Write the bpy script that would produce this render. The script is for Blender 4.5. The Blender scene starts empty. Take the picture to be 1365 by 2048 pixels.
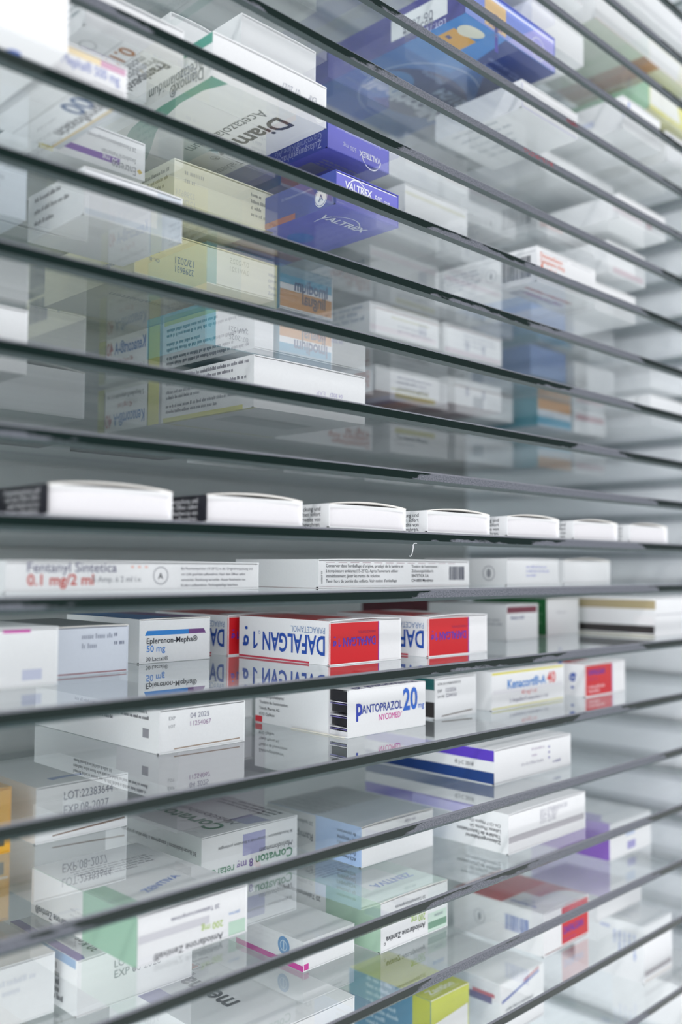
import bpy, bmesh, math, random
from mathutils import Vector, Matrix

random.seed(7)
S = bpy.context.scene
COL = S.collection
MM = 0.001
EYE = 1.40                                   # eye height of the photographer above the floor, metres

# ------------------------------------------------------------------ camera, light, exposure
cam = bpy.data.cameras.new('camera')
cam.sensor_fit = 'VERTICAL'; cam.sensor_height = 36.0
cam.lens = 36.0 * 1910.0 / 2048.0
cam.clip_start = 0.01; cam.clip_end = 60
co = bpy.data.objects.new('camera', cam); COL.objects.link(co)
_y, _p, _r = (math.radians(v) for v in (44.999, 3.276, 0.358))
fw = Vector((math.cos(_y) * math.cos(_p), math.sin(_y) * math.cos(_p), math.sin(_p)))
rt = Vector((math.sin(_y), -math.cos(_y), 0.0)); up = rt.cross(fw)
rt2 = rt * math.cos(_r) + up * math.sin(_r); up2 = up * math.cos(_r) - rt * math.sin(_r)
co.matrix_world = Matrix(((rt2.x, up2.x, -fw.x, 0), (rt2.y, up2.y, -fw.y, 0), (rt2.z, up2.z, -fw.z, EYE), (0, 0, 0, 1)))
cam.dof.use_dof = True
cam.dof.focus_distance = 0.455
cam.dof.aperture_fstop = 4.7
S.camera = co

w = bpy.data.worlds.new('room_light'); S.world = w; w.use_nodes = True
nt = w.node_tree; bg = nt.nodes['Background']
bg.inputs[1].default_value = 0.78
_tc = nt.nodes.new('ShaderNodeTexCoord'); _sx = nt.nodes.new('ShaderNodeSeparateXYZ'); _cr = nt.nodes.new('ShaderNodeValToRGB')
_mr = nt.nodes.new('ShaderNodeMapRange'); _mr.inputs['From Min'].default_value = -1; _mr.inputs['From Max'].default_value = 1
nt.links.new(_tc.outputs['Generated'], _sx.inputs[0]); nt.links.new(_sx.outputs['Z'], _mr.inputs['Value']); nt.links.new(_mr.outputs['Result'], _cr.inputs[0])
_e = _cr.color_ramp.elements                      # strong light from below added to lift undersides; dim at horizon and overhead
_e[0].position = 0.0; _e[0].color = (2.1, 2.13, 2.16, 1); _e[1].position = 1.0; _e[1].color = (0.5, 0.51, 0.54, 1)
for _pos, _c in ((0.32, (2.0, 2.03, 2.06, 1)), (0.42, (1.2, 1.22, 1.25, 1)), (0.50, (0.40, 0.42, 0.45, 1)), (0.60, (0.38, 0.39, 0.42, 1)), (0.72, (0.42, 0.43, 0.46, 1))):
    _n = _e.new(_pos); _n.color = _c
_az = nt.nodes.new('ShaderNodeMapRange'); _az.inputs['From Min'].default_value = -1.0; _az.inputs['From Max'].default_value = 0.1   # extra brightness added on the left to lift side faces and end wall
_az.inputs['To Min'].default_value = 2.1; _az.inputs['To Max'].default_value = 0.95; nt.links.new(_sx.outputs['X'], _az.inputs['Value'])
_mu = nt.nodes.new('ShaderNodeVectorMath'); _mu.operation = 'SCALE'
nt.links.new(_cr.outputs['Color'], _mu.inputs[0]); nt.links.new(_az.outputs['Result'], _mu.inputs['Scale'])
nt.links.new(_mu.outputs['Vector'], bg.inputs[0])

la = bpy.data.lights.new('ceiling_tube', 'AREA'); la.shape = 'RECTANGLE'
la.size = 3.2; la.size_y = 0.06; la.energy = 26; la.color = (1.0, 0.97, 0.98)
lo = bpy.data.objects.new('ceiling_tube', la); COL.objects.link(lo)
lo.location = (-1.15, -0.62, EYE + 1.56)
lo.rotation_euler = (math.radians(31), 0, 0)

S.view_settings.view_transform = 'Standard'
S.view_settings.look = 'None'
S.view_settings.gamma = 1.0
S.view_settings.use_curve_mapping = False
S.view_settings.exposure = 0.14
S.cycles.max_bounces = 18
S.cycles.diffuse_bounces = 6
S.cycles.glossy_bounces = 10
S.cycles.transparent_max_bounces = 64
S.cycles.caustics_reflective = True
S.cycles.blur_glossy = 0.2
S.cycles.adaptive_threshold = 0.03
S.cycles.sample_clamp_indirect = 4.0
S.cycles.caustics_refractive = False

# ------------------------------------------------------------------ helpers
MATS = {}
def pmat(color, rough=0.42, coat=0.15, name=None):
    key = (tuple(round(c, 3) for c in color), rough, coat)
    if key in MATS: return MATS[key]
    m = bpy.data.materials.new(name or 'print_%02x%02x%02x' % tuple(int(255 * c) for c in color[:3]))
    m.use_nodes = True
    b = m.node_tree.nodes['Principled BSDF']
    b.inputs['Base Color'].default_value = (*color[:3], 1)
    b.inputs['Roughness'].default_value = rough
    b.inputs['Coat Weight'].default_value = coat
    b.inputs['Coat Roughness'].default_value = 0.25
    MATS[key] = m
    return m

def board(color, name='carton_board'):
    """coated carton board: a base colour with very faint fibre mottling and surface waviness"""
    key = ('board',) + tuple(round(c, 3) for c in color)
    if key in MATS: return MATS[key]
    m = bpy.data.materials.new(name); m.use_nodes = True
    N = m.node_tree.nodes; L = m.node_tree.links; b = N['Principled BSDF']
    tc = N.new('ShaderNodeTexCoord'); no = N.new('ShaderNodeTexNoise')
    no.inputs['Scale'].default_value = 900; no.inputs['Detail'].default_value = 3
    mr = N.new('ShaderNodeMapRange'); mr.inputs['To Min'].default_value = 0.965; mr.inputs['To Max'].default_value = 1.03
    mx = N.new('ShaderNodeMix'); mx.data_type = 'RGBA'; mx.blend_type = 'MULTIPLY'; mx.inputs['Factor'].default_value = 1
    mx.inputs['A'].default_value = (*color, 1)
    L.new(tc.outputs['Object'], no.inputs['Vector']); L.new(no.outputs['Fac'], mr.inputs['Value'])
    L.new(mr.outputs['Result'], mx.inputs['B']); L.new(mx.outputs['Result'], b.inputs['Base Color'])
    n2 = N.new('ShaderNodeTexNoise'); n2.inputs['Scale'].default_value = 60
    bp = N.new('ShaderNodeBump'); bp.inputs['Strength'].default_value = 0.12; bp.inputs['Distance'].default_value = 0.0006
    L.new(tc.outputs['Object'], n2.inputs['Vector']); L.new(n2.outputs['Fac'], bp.inputs['Height']); L.new(bp.outputs['Normal'], b.inputs['Normal'])
    b.inputs['Roughness'].default_value = 0.38; b.inputs['Coat Weight'].default_value = 0.2; b.inputs['Coat Roughness'].default_value = 0.2
    MATS[key] = m
    return m

class MB:
    """mesh builder with per face materials; coordinates in metres"""
    def __init__(s): s.v = []; s.f = []; s.m = []; s.mats = []
    def mi(s, mat):
        if mat not in s.mats: s.mats.append(mat)
        return s.mats.index(mat)
    def face(s, pts, mat):
        i = len(s.v); s.v += [tuple(p) for p in pts]; s.f.append(tuple(range(i, i + len(pts)))); s.m.append(s.mi(mat))
    def box(s, a, b, mat):
        x0, y0, z0 = a; x1, y1, z1 = b
        P = [(x0,y0,z0),(x1,y0,z0),(x1,y1,z0),(x0,y1,z0),(x0,y0,z1),(x1,y0,z1),(x1,y1,z1),(x0,y1,z1)]
        i = len(s.v); s.v += P
        for q in ((0,3,2,1),(4,5,6,7),(0,1,5,4),(1,2,6,5),(2,3,7,6),(3,0,4,7)):
            s.f.append(tuple(i + k for k in q)); s.m.append(s.mi(mat))
    def build(s, name, parent=None, loc=(0, 0, 0), smooth=False):
        me = bpy.data.meshes.new(name); me.from_pydata(s.v, [], s.f)
        for m in s.mats: me.materials.append(m)
        me.polygons.foreach_set('material_index', s.m)
        if smooth: me.polygons.foreach_set('use_smooth', [True] * len(s.f))
        me.update()
        o = bpy.data.objects.new(name, me); COL.objects.link(o)
        o.location = loc
        if parent is not None: o.parent = parent
        return o

def tag(o, label=None, cat=None, group=None, kind=None):
    if label: o['label'] = label
    if cat: o['category'] = cat
    if group: o['group'] = group
    if kind: o['kind'] = kind
    return o

TXT = {}
def glyphs(s, bold=0.0, shear=0.0):
    key = (s, bold, shear)
    if key not in TXT:
        c = bpy.data.curves.new('lettering', 'FONT'); c.body = s; c.size = 1.0; c.resolution_u = 3
        c.offset = bold * 0.6; c.shear = shear; c.fill_mode = 'FRONT'
        o = bpy.data.objects.new('lettering', c)
        me = bpy.data.meshes.new_from_object(o)
        vs = [v.co.copy() for v in me.vertices]; fs = [tuple(p.vertices) for p in me.polygons]
        bpy.data.objects.remove(o); bpy.data.curves.remove(c); bpy.data.meshes.remove(me)
        xs = [v.x for v in vs] or [0]; 
        TXT[key] = ([(v.x - min(xs), v.y) for v in vs], fs, max(xs) - min(xs))
    return TXT[key]

class Face:
    """a printable face: origin, u axis, v axis (mm), normal outwards"""
    def __init__(s, mb, O, U, V, lift=0.07):
        s.mb = mb; s.O = Vector(O); s.U = Vector(U); s.V = Vector(V); s.N = s.U.cross(s.V); s.n = 0; s.lift = lift
    def P(s, u, v, l): return s.O + (s.U * u + s.V * v + s.N * l) * MM
    def rect(s, u0, v0, u1, v1, col, mat=None):
        s.n += 1; l = s.lift + s.n * 0.004
        s.mb.face([s.P(u0,v0,l), s.P(u1,v0,l), s.P(u1,v1,l), s.P(u0,v1,l)], mat or pmat(col))
    def poly(s, pts, col):
        s.n += 1; l = s.lift + s.n * 0.004
        s.mb.face([s.P(u, v, l) for u, v in pts], pmat(col))
    def text(s, u, v, txt, width, col, rot=0, bold=0.0, shear=0.0, tall=1.0, align='l'):
        """txt starts at (u,v) (baseline), is `width` mm wide, rotated by rot degrees in the face"""
        vs, fs, wd = glyphs(txt, bold, shear)
        if not vs or wd <= 0: return
        k = width / wd; a = math.radians(rot); ca, sa = math.cos(a), math.sin(a)
        if align == 'r': u -= ca * width; v -= sa * width
        l = s.lift + 0.12; i = len(s.mb.v); m = s.mb.mi(pmat(col))
        for x, y in vs:
            x *= k; y *= k * tall
            s.mb.v.append(tuple(s.P(u + x * ca - y * sa, v + x * sa + y * ca, l)))
        for f in fs: s.mb.f.append(tuple(i + q for q in f)); s.mb.m.append(m)
    def para(s, u, v, width, rows, pitch, col=(0.13, 0.14, 0.17), rot=0, size=None, fill=0.9):
        """tiny illegible print: rows of word shaped strokes, going down from (u,v)"""
        a = math.radians(rot); ca, sa = math.cos(a), math.sin(a); size = size or abs(pitch) * 0.42; m = pmat(col)
        for r in range(rows):
            x = 0; end = width * (1 if r < rows - 1 else random.uniform(.45, .85))
            while x < end:
                wl = random.randint(2, 9) * size * 0.62
                if x + wl > end + size: break
                k = x
                while k < x + wl - size * 0.2:          # letters: short uprights of varying height
                    hh = size * random.choice((1, 1, 1, 1.45)); ww = size * random.uniform(.32, .5)
                    y0 = -r * pitch; q = [(k, y0), (k + ww, y0), (k + ww, y0 + hh), (k, y0 + hh)]
                    l = s.lift + 0.1
                    s.mb.face([s.P(u + px * ca - py * sa, v + px * sa + py * ca, l) for px, py in q], m)
                    k += size * 0.62
                x += wl + size * 0.6
    def bars(s, u0, v0, u1, v1, col=(0.05, 0.06, 0.1), seed=3):
        rr = random.Random(seed); x = u0; m = pmat(col); l = s.lift + 0.1; unit = (u1 - u0) / 70.0
        while x < u1 - unit:
            wd = rr.choice((1, 1, 2, 3)) * unit
            s.mb.face([s.P(x,v0,l), s.P(x+wd,v0,l), s.P(x+wd,v1,l), s.P(x,v1,l)], m); x += wd + rr.choice((1, 1, 2)) * unit
    def ring(s, u, v, r, th, col, seg=28, a0=0, a1=360):
        m = pmat(col); l = s.lift + 0.11
        for i in range(seg):
            a, b = (math.radians(a0 + (a1 - a0) * q / seg) for q in (i, i + 1))
            s.mb.face([s.P(u+math.cos(a)*r, v+math.sin(a)*r, l), s.P(u+math.cos(b)*r, v+math.sin(b)*r, l),
                       s.P(u+math.cos(b)*(r-th), v+math.sin(b)*(r-th), l), s.P(u+math.cos(a)*(r-th), v+math.sin(a)*(r-th), l)], m)
    def disc(s, u, v, r, col, ry=None, seg=28):
        s.n += 1; l = s.lift + s.n * 0.004; ry = ry or r
        s.mb.face([s.P(u + math.cos(2*math.pi*i/seg)*r, v + math.sin(2*math.pi*i/seg)*ry, l) for i in range(seg)], pmat(col))

# ------------------------------------------------------------------ cabinet geometry
ZS = {-3: 485.8, -2: 453.6, -1: 421.4, 0: 389.2, 1: 357.0, 2: 324.2, 3: 292.4, 4: 260.9, 5: 228.9, 6: 197.3, 7: 165.2, 8: 133.2,
      9: 102.1, 10: 70.0, 11: 42.6, 12: 13.7, 13: -13.2, 14: -49.3, 15: -85.1, 16: -120.7, 17: -157.5, 18: -193.0,
      19: -229.2, 20: -273.8, 21: -318.3, 22: -362.8}
TH = 5.8          # glass thickness, mm
YF = 292.0        # front edge of every shelf
YB = 548.0        # back edge
XL, XR = -260.0, 716.0
def top(k): return ZS[k] + TH / 2

def struct_mat(name, col, rough, scale=40, amt=0.05, metal=0.0):
    m = bpy.data.materials.new(name); m.use_nodes = True
    N = m.node_tree.nodes; L = m.node_tree.links; b = N['Principled BSDF']
    tc = N.new('ShaderNodeTexCoord'); no = N.new('ShaderNodeTexNoise'); no.inputs['Scale'].default_value = scale; no.inputs['Detail'].default_value = 5
    mr = N.new('ShaderNodeMapRange'); mr.inputs['To Min'].default_value = 1 - amt; mr.inputs['To Max'].default_value = 1 + amt
    mx = N.new('ShaderNodeMix'); mx.data_type = 'RGBA'; mx.blend_type = 'MULTIPLY'; mx.inputs['Factor'].default_value = 1
    mx.inputs['A'].default_value = (*col, 1)
    L.new(tc.outputs['Object'], no.inputs['Vector']); L.new(no.outputs['Fac'], mr.inputs['Value'])
    L.new(mr.outputs['Result'], mx.inputs['B']); L.new(mx.outputs['Result'], b.inputs['Base Color'])
    b.inputs['Roughness'].default_value = rough; b.inputs['Metallic'].default_value = metal
    return m

M_PANEL = struct_mat('lacquered_panel', (0.84, 0.86, 0.89), 0.35)
M_BACK = struct_mat('back_panel', (0.40, 0.42, 0.42), 0.4)
M_FLOOR = struct_mat('floor_covering', (0.62, 0.63, 0.64), 0.4, 6)
M_RAIL = struct_mat('rail_aluminium', (0.38, 0.41, 0.44), 0.4, 200, 0.1, 0.3)

def sbox(name, a, b, mat):
    m = MB(); m.box([v * MM for v in a], [v * MM for v in b], mat)
    return tag(m.build(name, loc=(0, 0, EYE)), kind='structure')
sbox('wall_right', (XR + 3, 250, -1400), (XR + 25, 575, 1300), M_PANEL)
sbox('wall_back', (-900, 552, -1400), (XR + 3, 575, 1300), M_BACK)
f = MB(); f.box((-0.95, 0.2, -0.02), (0.8, 0.62, 0), M_FLOOR); tag(f.build('floor'), kind='structure')

def glass_material():
    m = bpy.data.materials.new('float_glass'); m.use_nodes = True
    N = m.node_tree.nodes; L = m.node_tree.links; N.clear()
    out = N.new('ShaderNodeOutputMaterial'); ge = N.new('ShaderNodeNewGeometry')
    dot = N.new('ShaderNodeVectorMath'); dot.operation = 'DOT_PRODUCT'
    L.new(ge.outputs['Normal'], dot.inputs[0]); L.new(ge.outputs['Incoming'], dot.inputs[1])
    ab = N.new('ShaderNodeMath'); ab.operation = 'ABSOLUTE'; L.new(dot.outputs['Value'], ab.inputs[0])
    om = N.new('ShaderNodeMath'); om.operation = 'SUBTRACT'; om.inputs[0].default_value = 1; L.new(ab.outputs[0], om.inputs[1])
    pw = N.new('ShaderNodeMath'); pw.operation = 'POWER'; L.new(om.outputs[0], pw.inputs[0]); pw.inputs[1].default_value = 5
    r = N.new('ShaderNodeMath'); r.operation = 'MULTIPLY_ADD'; L.new(pw.outputs[0], r.inputs[0]); r.inputs[1].default_value = 0.957; r.inputs[2].default_value = 0.043
    # both faces of the pane together: 2r/(1+r)
    d = N.new('ShaderNodeMath'); d.operation = 'ADD'; L.new(r.outputs[0], d.inputs[0]); d.inputs[1].default_value = 1
    n = N.new('ShaderNodeMath'); n.operation = 'MULTIPLY'; L.new(r.outputs[0], n.inputs[0]); n.inputs[1].default_value = 2
    R = N.new('ShaderNodeMath'); R.operation = 'DIVIDE'; L.new(n.outputs[0], R.inputs[0]); L.new(d.outputs[0], R.inputs[1])
    tint = N.new('ShaderNodeBsdfTransparent'); tint.inputs[0].default_value = (0.977, 0.985, 0.982, 1)
    glo = N.new('ShaderNodeBsdfGlossy'); glo.inputs['Roughness'].default_value = 0.0; glo.inputs[0].default_value = (0.97, 0.99, 1, 1)
    mix = N.new('ShaderNodeMixShader'); L.new(R.outputs[0], mix.inputs[0]); L.new(tint.outputs[0], mix.inputs[1]); L.new(glo.outputs[0], mix.inputs[2])
    # dust, wipe marks
    tc = N.new('ShaderNodeTexCoord')
    v = N.new('ShaderNodeTexNoise'); v.inputs['Scale'].default_value = 1400; v.inputs['Detail'].default_value = 2
    L.new(tc.outputs['Object'], v.inputs['Vector'])
    gt = N.new('ShaderNodeMapRange'); gt.inputs['From Min'].default_value = 0.74; gt.inputs['From Max'].default_value = 0.80
    gt.inputs['To Max'].default_value = 0.4; L.new(v.outputs['Fac'], gt.inputs['Value'])
    mp = N.new('ShaderNodeMapping'); mp.inputs['Scale'].default_value = (10, 220, 10); L.new(tc.outputs['Object'], mp.inputs['Vector'])
    w2 = N.new('ShaderNodeTexNoise'); w2.inputs['Scale'].default_value = 1.0; w2.inputs['Detail'].default_value = 6
    L.new(mp.outputs['Vector'], w2.inputs['Vector'])
    hz = N.new('ShaderNodeMapRange'); hz.inputs['From Min'].default_value = 0.3; hz.inputs['From Max'].default_value = 0.75
    hz.inputs['To Min'].default_value = 0.008; hz.inputs['To Max'].default_value = 0.04; L.new(w2.outputs['Fac'], hz.inputs['Value'])
    sm = N.new('ShaderNodeMath'); sm.operation = 'MAXIMUM'; L.new(gt.outputs['Result'], sm.inputs[0]); L.new(hz.outputs['Result'], sm.inputs[1])
    dif = N.new('ShaderNodeBsdfDiffuse'); dif.inputs[0].default_value = (0.85, 0.9, 0.92, 1)
    tl = N.new('ShaderNodeBsdfTranslucent'); tl.inputs[0].default_value = (0.85, 0.9, 0.92, 1)
    dd = N.new('ShaderNodeMixShader'); dd.inputs[0].default_value = 0.5; L.new(dif.outputs[0], dd.inputs[1]); L.new(tl.outputs[0], dd.inputs[2])
    m2 = N.new('ShaderNodeMixShader'); L.new(sm.outputs[0], m2.inputs[0]); L.new(mix.outputs[0], m2.inputs[1]); L.new(dd.outputs[0], m2.inputs[2])
    # leaving the pane again: nothing more is reflected
    clr = N.new('ShaderNodeBsdfTransparent'); clr.inputs[0].default_value = (1, 1, 1, 1)
    fin = N.new('ShaderNodeMixShader'); L.new(ge.outputs['Backfacing'], fin.inputs[0]); L.new(m2.outputs[0], fin.inputs[1]); L.new(clr.outputs[0], fin.inputs[2])
    L.new(fin.outputs[0], out.inputs['Surface'])
    return m

def edge_material():
    """the cut front edge: bottle green where it is polished, grey and grainy where it is ground, chipped in between"""
    m = bpy.data.materials.new('cut_glass_edge'); m.use_nodes = True
    N = m.node_tree.nodes; L = m.node_tree.links; b = N['Principled BSDF']
    tc = N.new('ShaderNodeTexCoord')
    def noise(scale, sc, det):
        mp = N.new('ShaderNodeMapping'); mp.inputs['Scale'].default_value = scale; L.new(tc.outputs['Object'], mp.inputs['Vector'])
        n = N.new('ShaderNodeTexNoise'); n.inputs['Scale'].default_value = sc; n.inputs['Detail'].default_value = det
        L.new(mp.outputs['Vector'], n.inputs['Vector']); return n
    big = noise((1, 1, 2.2), 4.5, 1.0)             # long ground or polished stretches, different on every shelf
    chip = noise((.35, 1, 1.2), 190.0, 3.0)
    ad = N.new('ShaderNodeMath'); ad.operation = 'MULTIPLY_ADD'; L.new(chip.outputs['Fac'], ad.inputs[0]); ad.inputs[1].default_value = 0.16; L.new(big.outputs['Fac'], ad.inputs[2])
    at = N.new('ShaderNodeAttribute'); at.attribute_name = 'bias'; at.attribute_type = 'GEOMETRY'
    a2 = N.new('ShaderNodeMath'); a2.operation = 'ADD'; L.new(ad.outputs[0], a2.inputs[0]); L.new(at.outputs['Fac'], a2.inputs[1])
    sz = N.new('ShaderNodeSeparateXYZ'); L.new(tc.outputs['Object'], sz.inputs[0])
    low = N.new('ShaderNodeMath'); low.operation = 'MULTIPLY_ADD'; L.new(sz.outputs['Z'], low.inputs[0]); low.inputs[1].default_value = -16.0; L.new(a2.outputs[0], low.inputs[2]); a2 = low
    st = N.new('ShaderNodeMapRange'); st.inputs['From Min'].default_value = 0.57; st.inputs['From Max'].default_value = 0.585; L.new(a2.outputs[0], st.inputs['Value'])
    gr = noise((1, 1, 1), 1500.0, 2.0)
    gc = N.new('ShaderNodeValToRGB'); gc.color_ramp.elements[0].position = 0.3; gc.color_ramp.elements[0].color = (0.07, 0.078, 0.092, 1)
    gc.color_ramp.elements[1].position = 0.7; gc.color_ramp.elements[1].color = (0.19, 0.20, 0.235, 1); L.new(gr.outputs['Fac'], gc.inputs[0])
    mx = N.new('ShaderNodeMix'); mx.data_type = 'RGBA'; L.new(st.outputs['Result'], mx.inputs['Factor'])
    mx.inputs['A'].default_value = (0.003, 0.012, 0.010, 1); L.new(gc.outputs['Color'], mx.inputs['B'])
    L.new(mx.outputs['Result'], b.inputs['Base Color'])
    b.inputs['Specular IOR Level'].default_value = 0.3
    rr = N.new('ShaderNodeMapRange'); rr.inputs['To Min'].default_value = 0.12; rr.inputs['To Max'].default_value = 0.6
    L.new(st.outputs['Result'], rr.inputs['Value']); L.new(rr.outputs['Result'], b.inputs['Roughness'])
    return m

M_GLASS = glass_material(); M_EDGE = edge_material()
M_ARR = struct_mat('ground_arris', (0.24, 0.25, 0.285), 0.5, 900, 0.25)
M_ARR2 = struct_mat('polished_arris', (0.012, 0.03, 0.032), 0.3, 300, 0.3)
M_SIDE = pmat((0.01, 0.05, 0.045), 0.2, 0)

def shelf(k, label, bias):
    z0, z1 = ZS[k] - TH / 2, ZS[k] + TH / 2
    mb = MB(); c = 0.8
    def q(pts, mat): mb.face([(x * MM, y * MM, (z - ZS[k]) * MM) for x, y, z in pts], mat)
    a, b_ = XL, XR
    q([(a, YF + c, z1), (b_, YF + c, z1), (b_, YB, z1), (a, YB, z1)], M_GLASS)
    q([(a, YF + 2*c, z0), (a, YB, z0), (b_, YB, z0), (b_, YF + 2*c, z0)], M_GLASS)
    q([(a, YB, z0), (a, YB, z1), (b_, YB, z1), (b_, YB, z0)], M_SIDE)
    q([(b_, YF+c, z0+c), (b_, YB, z0), (b_, YB, z1), (b_, YF+c, z1)], M_SIDE)
    q([(a, YF+c, z0+c), (a, YF+c, z1), (a, YB, z1), (a, YB, z0)], M_SIDE)
    o = mb.build('glass_shelf', loc=(0, 0, EYE + ZS[k] * MM))
    tag(o, label, 'glass shelf', 'glass shelves of the dispensing cabinet')
    e = MB(); n = 1
    def q2(pts, mat): e.face([(x * MM, y * MM, (z - ZS[k]) * MM) for x, y, z in pts], mat)
    q2([(a, YF, z0 + 2*c), (b_, YF, z0 + 2*c), (b_, YF, z1 - c), (a, YF, z1 - c)], M_EDGE)
    q2([(a, YF, z1 - c), (b_, YF, z1 - c), (b_, YF + c, z1), (a, YF + c, z1)], M_ARR)
    q2([(a, YF + 2*c, z0), (b_, YF + 2*c, z0), (b_, YF, z0 + 2*c), (a, YF, z0 + 2*c)], M_ARR2)
    eo = e.build('front_edge', o)
    at = eo.data.attributes.new('bias', 'FLOAT', 'FACE')
    for d in at.data: d.value = bias
    return o

SL = {
 -3: 'topmost glass shelf, high above the frame', -2: 'glass shelf just under the topmost one, above the frame',
 -1: 'third glass shelf from the top of the cabinet, above the frame',
 0: 'glass shelf cutting the upper right corner highest of all',
 1: 'glass shelf in the upper right corner under the brown red carton',
 2: 'glass shelf under the yellow and green carton at the upper right',
 3: 'glass shelf under the big royal blue lozenge carton at the top',
 4: 'glass shelf under the white carton with a lilac rim below the big blue carton',
 5: 'glass shelf whose front edge carries the red smear, upper right',
 6: 'glass shelf under the white carton with the green swoosh',
 7: 'glass shelf under the blue carton with the white arc and upright lettering',
 8: 'glass shelf under the yellow carton on the left',
 9: 'glass shelf under the teal and white carton and the blue and orange carton',
 10: 'glass shelf under the bright white carton with yellow lower rim, left of centre',
 11: 'empty glass shelf right above the row of seven curved flap cartons',
 12: 'eye level glass shelf under the curved flap cartons, a white thread on its edge',
 13: 'glass shelf just below eye level under the long flat cartons with French storage text',
 14: 'glass shelf under the row with the red, white and blue cartons',
 15: 'glass shelf under the white carton with an open side showing blister packs',
 16: 'glass shelf under the carton with purple and navy side bands',
 17: 'glass shelf under the pale blue sided carton and the grey banded one',
 18: 'glass shelf under the pale green carton with the green dose number',
 19: 'glass shelf under the lower right carton with barcode side and red end',
 20: 'glass shelf under the tall white carton at the lower right',
 21: 'second lowest glass shelf, below the frame', 22: 'lowest glass shelf, below the frame'}
BIAS = {1:.12, 2:.12, 3:.1, 4:.12, 5:.14, 6:.1, 7:-.02, 8:-.04, 9:-.09, 10:-.12, 11:.03, 12:-.05, 13:.03, 14:-.05, 15:-.12, 16:.05, 17:-.02, 18:.02, 19:-.2, 20:-.05}
for k in ZS: shelf(k, SL[k], BIAS.get(k, 0.0))
n = 0
for k in ZS:
    n += 1
    sbox('trim_%d' % n, (XR - 1.5, YF + 6, ZS[k] - TH/2 - 3.2), (XR + 2.9, YB - 2, ZS[k] - TH/2 - 0.1), M_RAIL)

# ------------------------------------------------------------------ cartons
WHITE = (0.82, 0.83, 0.84); INK = (0.03, 0.035, 0.05); GREY = (0.30, 0.31, 0.34)
BLUE = (0.008, 0.07, 0.40); RED = (0.62, 0.008, 0.015); LGREY = (0.55, 0.57, 0.62)

class Carton:
    """folded carton: bottom, side walls, filled body, a top panel that can bow up, a tucked end flap on the front"""
    def __init__(s, k, x, y, w_, h, d, label, color=WHITE, side=None, topc=None, under=None, bow=0.25, recess=0.35, gap=0.45,
                 group=None, rot=0.0, flap=None, window=0.0, cat='medicine box'):
        s.k, s.w, s.h, s.d = k, w_, h, d
        s.label, s.group, s.cat, s.rot = label, group, cat, rot
        s.loc = (x * MM, y * MM, EYE + (top(k) + 0.22) * MM)
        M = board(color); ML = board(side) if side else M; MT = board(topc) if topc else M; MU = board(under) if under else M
        b = MB(); W, H, D = w_ * MM, h * MM, d * MM; t = 0.45 * MM; r = 1.6 * MM
        yb = r if not window else window * MM
        b.face([(0, D, 0), (0, yb, 0), (0, yb, H), (0, D, H)], ML)                      # left side
        b.face([(W, yb, 0), (W, D, 0), (W, D, H), (W, yb, H)], ML)                      # right side
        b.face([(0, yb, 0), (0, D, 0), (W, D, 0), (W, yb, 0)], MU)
        b.face([(W, D, 0), (0, D, 0), (0, D, H), (W, D, H)], M)
        b.face([(0, yb, 0), (W, yb, 0), (W, yb, H), (0, yb, H)], M)                     # inner end
        if not window:
            b.box((0, 0.12*MM, 0), (t, yb, H - 0.0*MM), ML); b.box((W - t, 0.12*MM, 0), (W, yb, H), M)
        b.box((0, 0, 0), (W, yb, t), MU)
        # top panel, bowed up in the middle of its front edge
        LIP = board((.76, .74, .70) if bow > 1.4 or topc else color)
        nx, ny = 14, 6; L = min(D, 22 * MM); g = []
        for j in range(ny + 1):
            row = []
            for i in range(nx + 1):
                u = i / nx; vv = j / ny
                z = H + bow * MM * (math.sin(math.pi * u) ** 0.8 if 0 < u < 1 else 0) * (1 - vv) ** 1.5
                row.append((u * W, vv * L, z))
            g.append(row)
        for j in range(ny):
            for i in range(nx):
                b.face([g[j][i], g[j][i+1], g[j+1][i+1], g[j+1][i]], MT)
        for i in range(nx):
            p, q = g[0][i], g[0][i+1]
            b.face([(p[0], p[1], p[2]-t), (q[0], q[1], q[2]-t), q, p], LIP)
            p2, q2 = g[1][i], g[1][i+1]
            b.face([(p[0], p[1], p[2]-t), (p2[0], p2[1], p2[2]-t), (q2[0], q2[1], q2[2]-t), (q[0], q[1], q[2]-t)], LIP)
        if D > L: b.face([(0, L, H), (W, L, H), (W, D, H), (0, D, H)], MT)
        s.b = b
        s.L = Face(b, (0, D, 0), (0, -1, 0), (0, 0, 1)); s.T = Face(b, (0, 0, H), (1, 0, 0), (0, 1, 0), 0.07)
        s.B = Face(b, (0, D, 0), (1, 0, 0), (0, -1, 0), 0.0)
        s.B.lift = 0.004
        # tucked flap on the front
        fb = MB(); FM = board(flap or color); y0 = recess * MM; e = 0.35 * MM
        fb.box((e, y0, t), (W - e, y0 + 0.5*MM, H - (0.45 + gap) * MM), FM)
        s.fb = fb; s.F = Face(fb, (0, y0, 0), (1, 0, 0), (0, 0, 1), 0.05)
        s.parts = []
    def done(s, name='medicine_carton'):
        o = s.b.build(name, loc=s.loc); o.rotation_euler = (0, 0, math.radians(s.rot))
        s.fb.build('tuck_flap', o)
        for nm, mb in s.parts: mb.build(nm, o)
        tag(o, s.label, s.cat, s.group)
        return o

G_ARC = 'curved flap white cartons in a row at eye level'
G_DAF = 'red and white cartons with large blue lettering'

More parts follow.
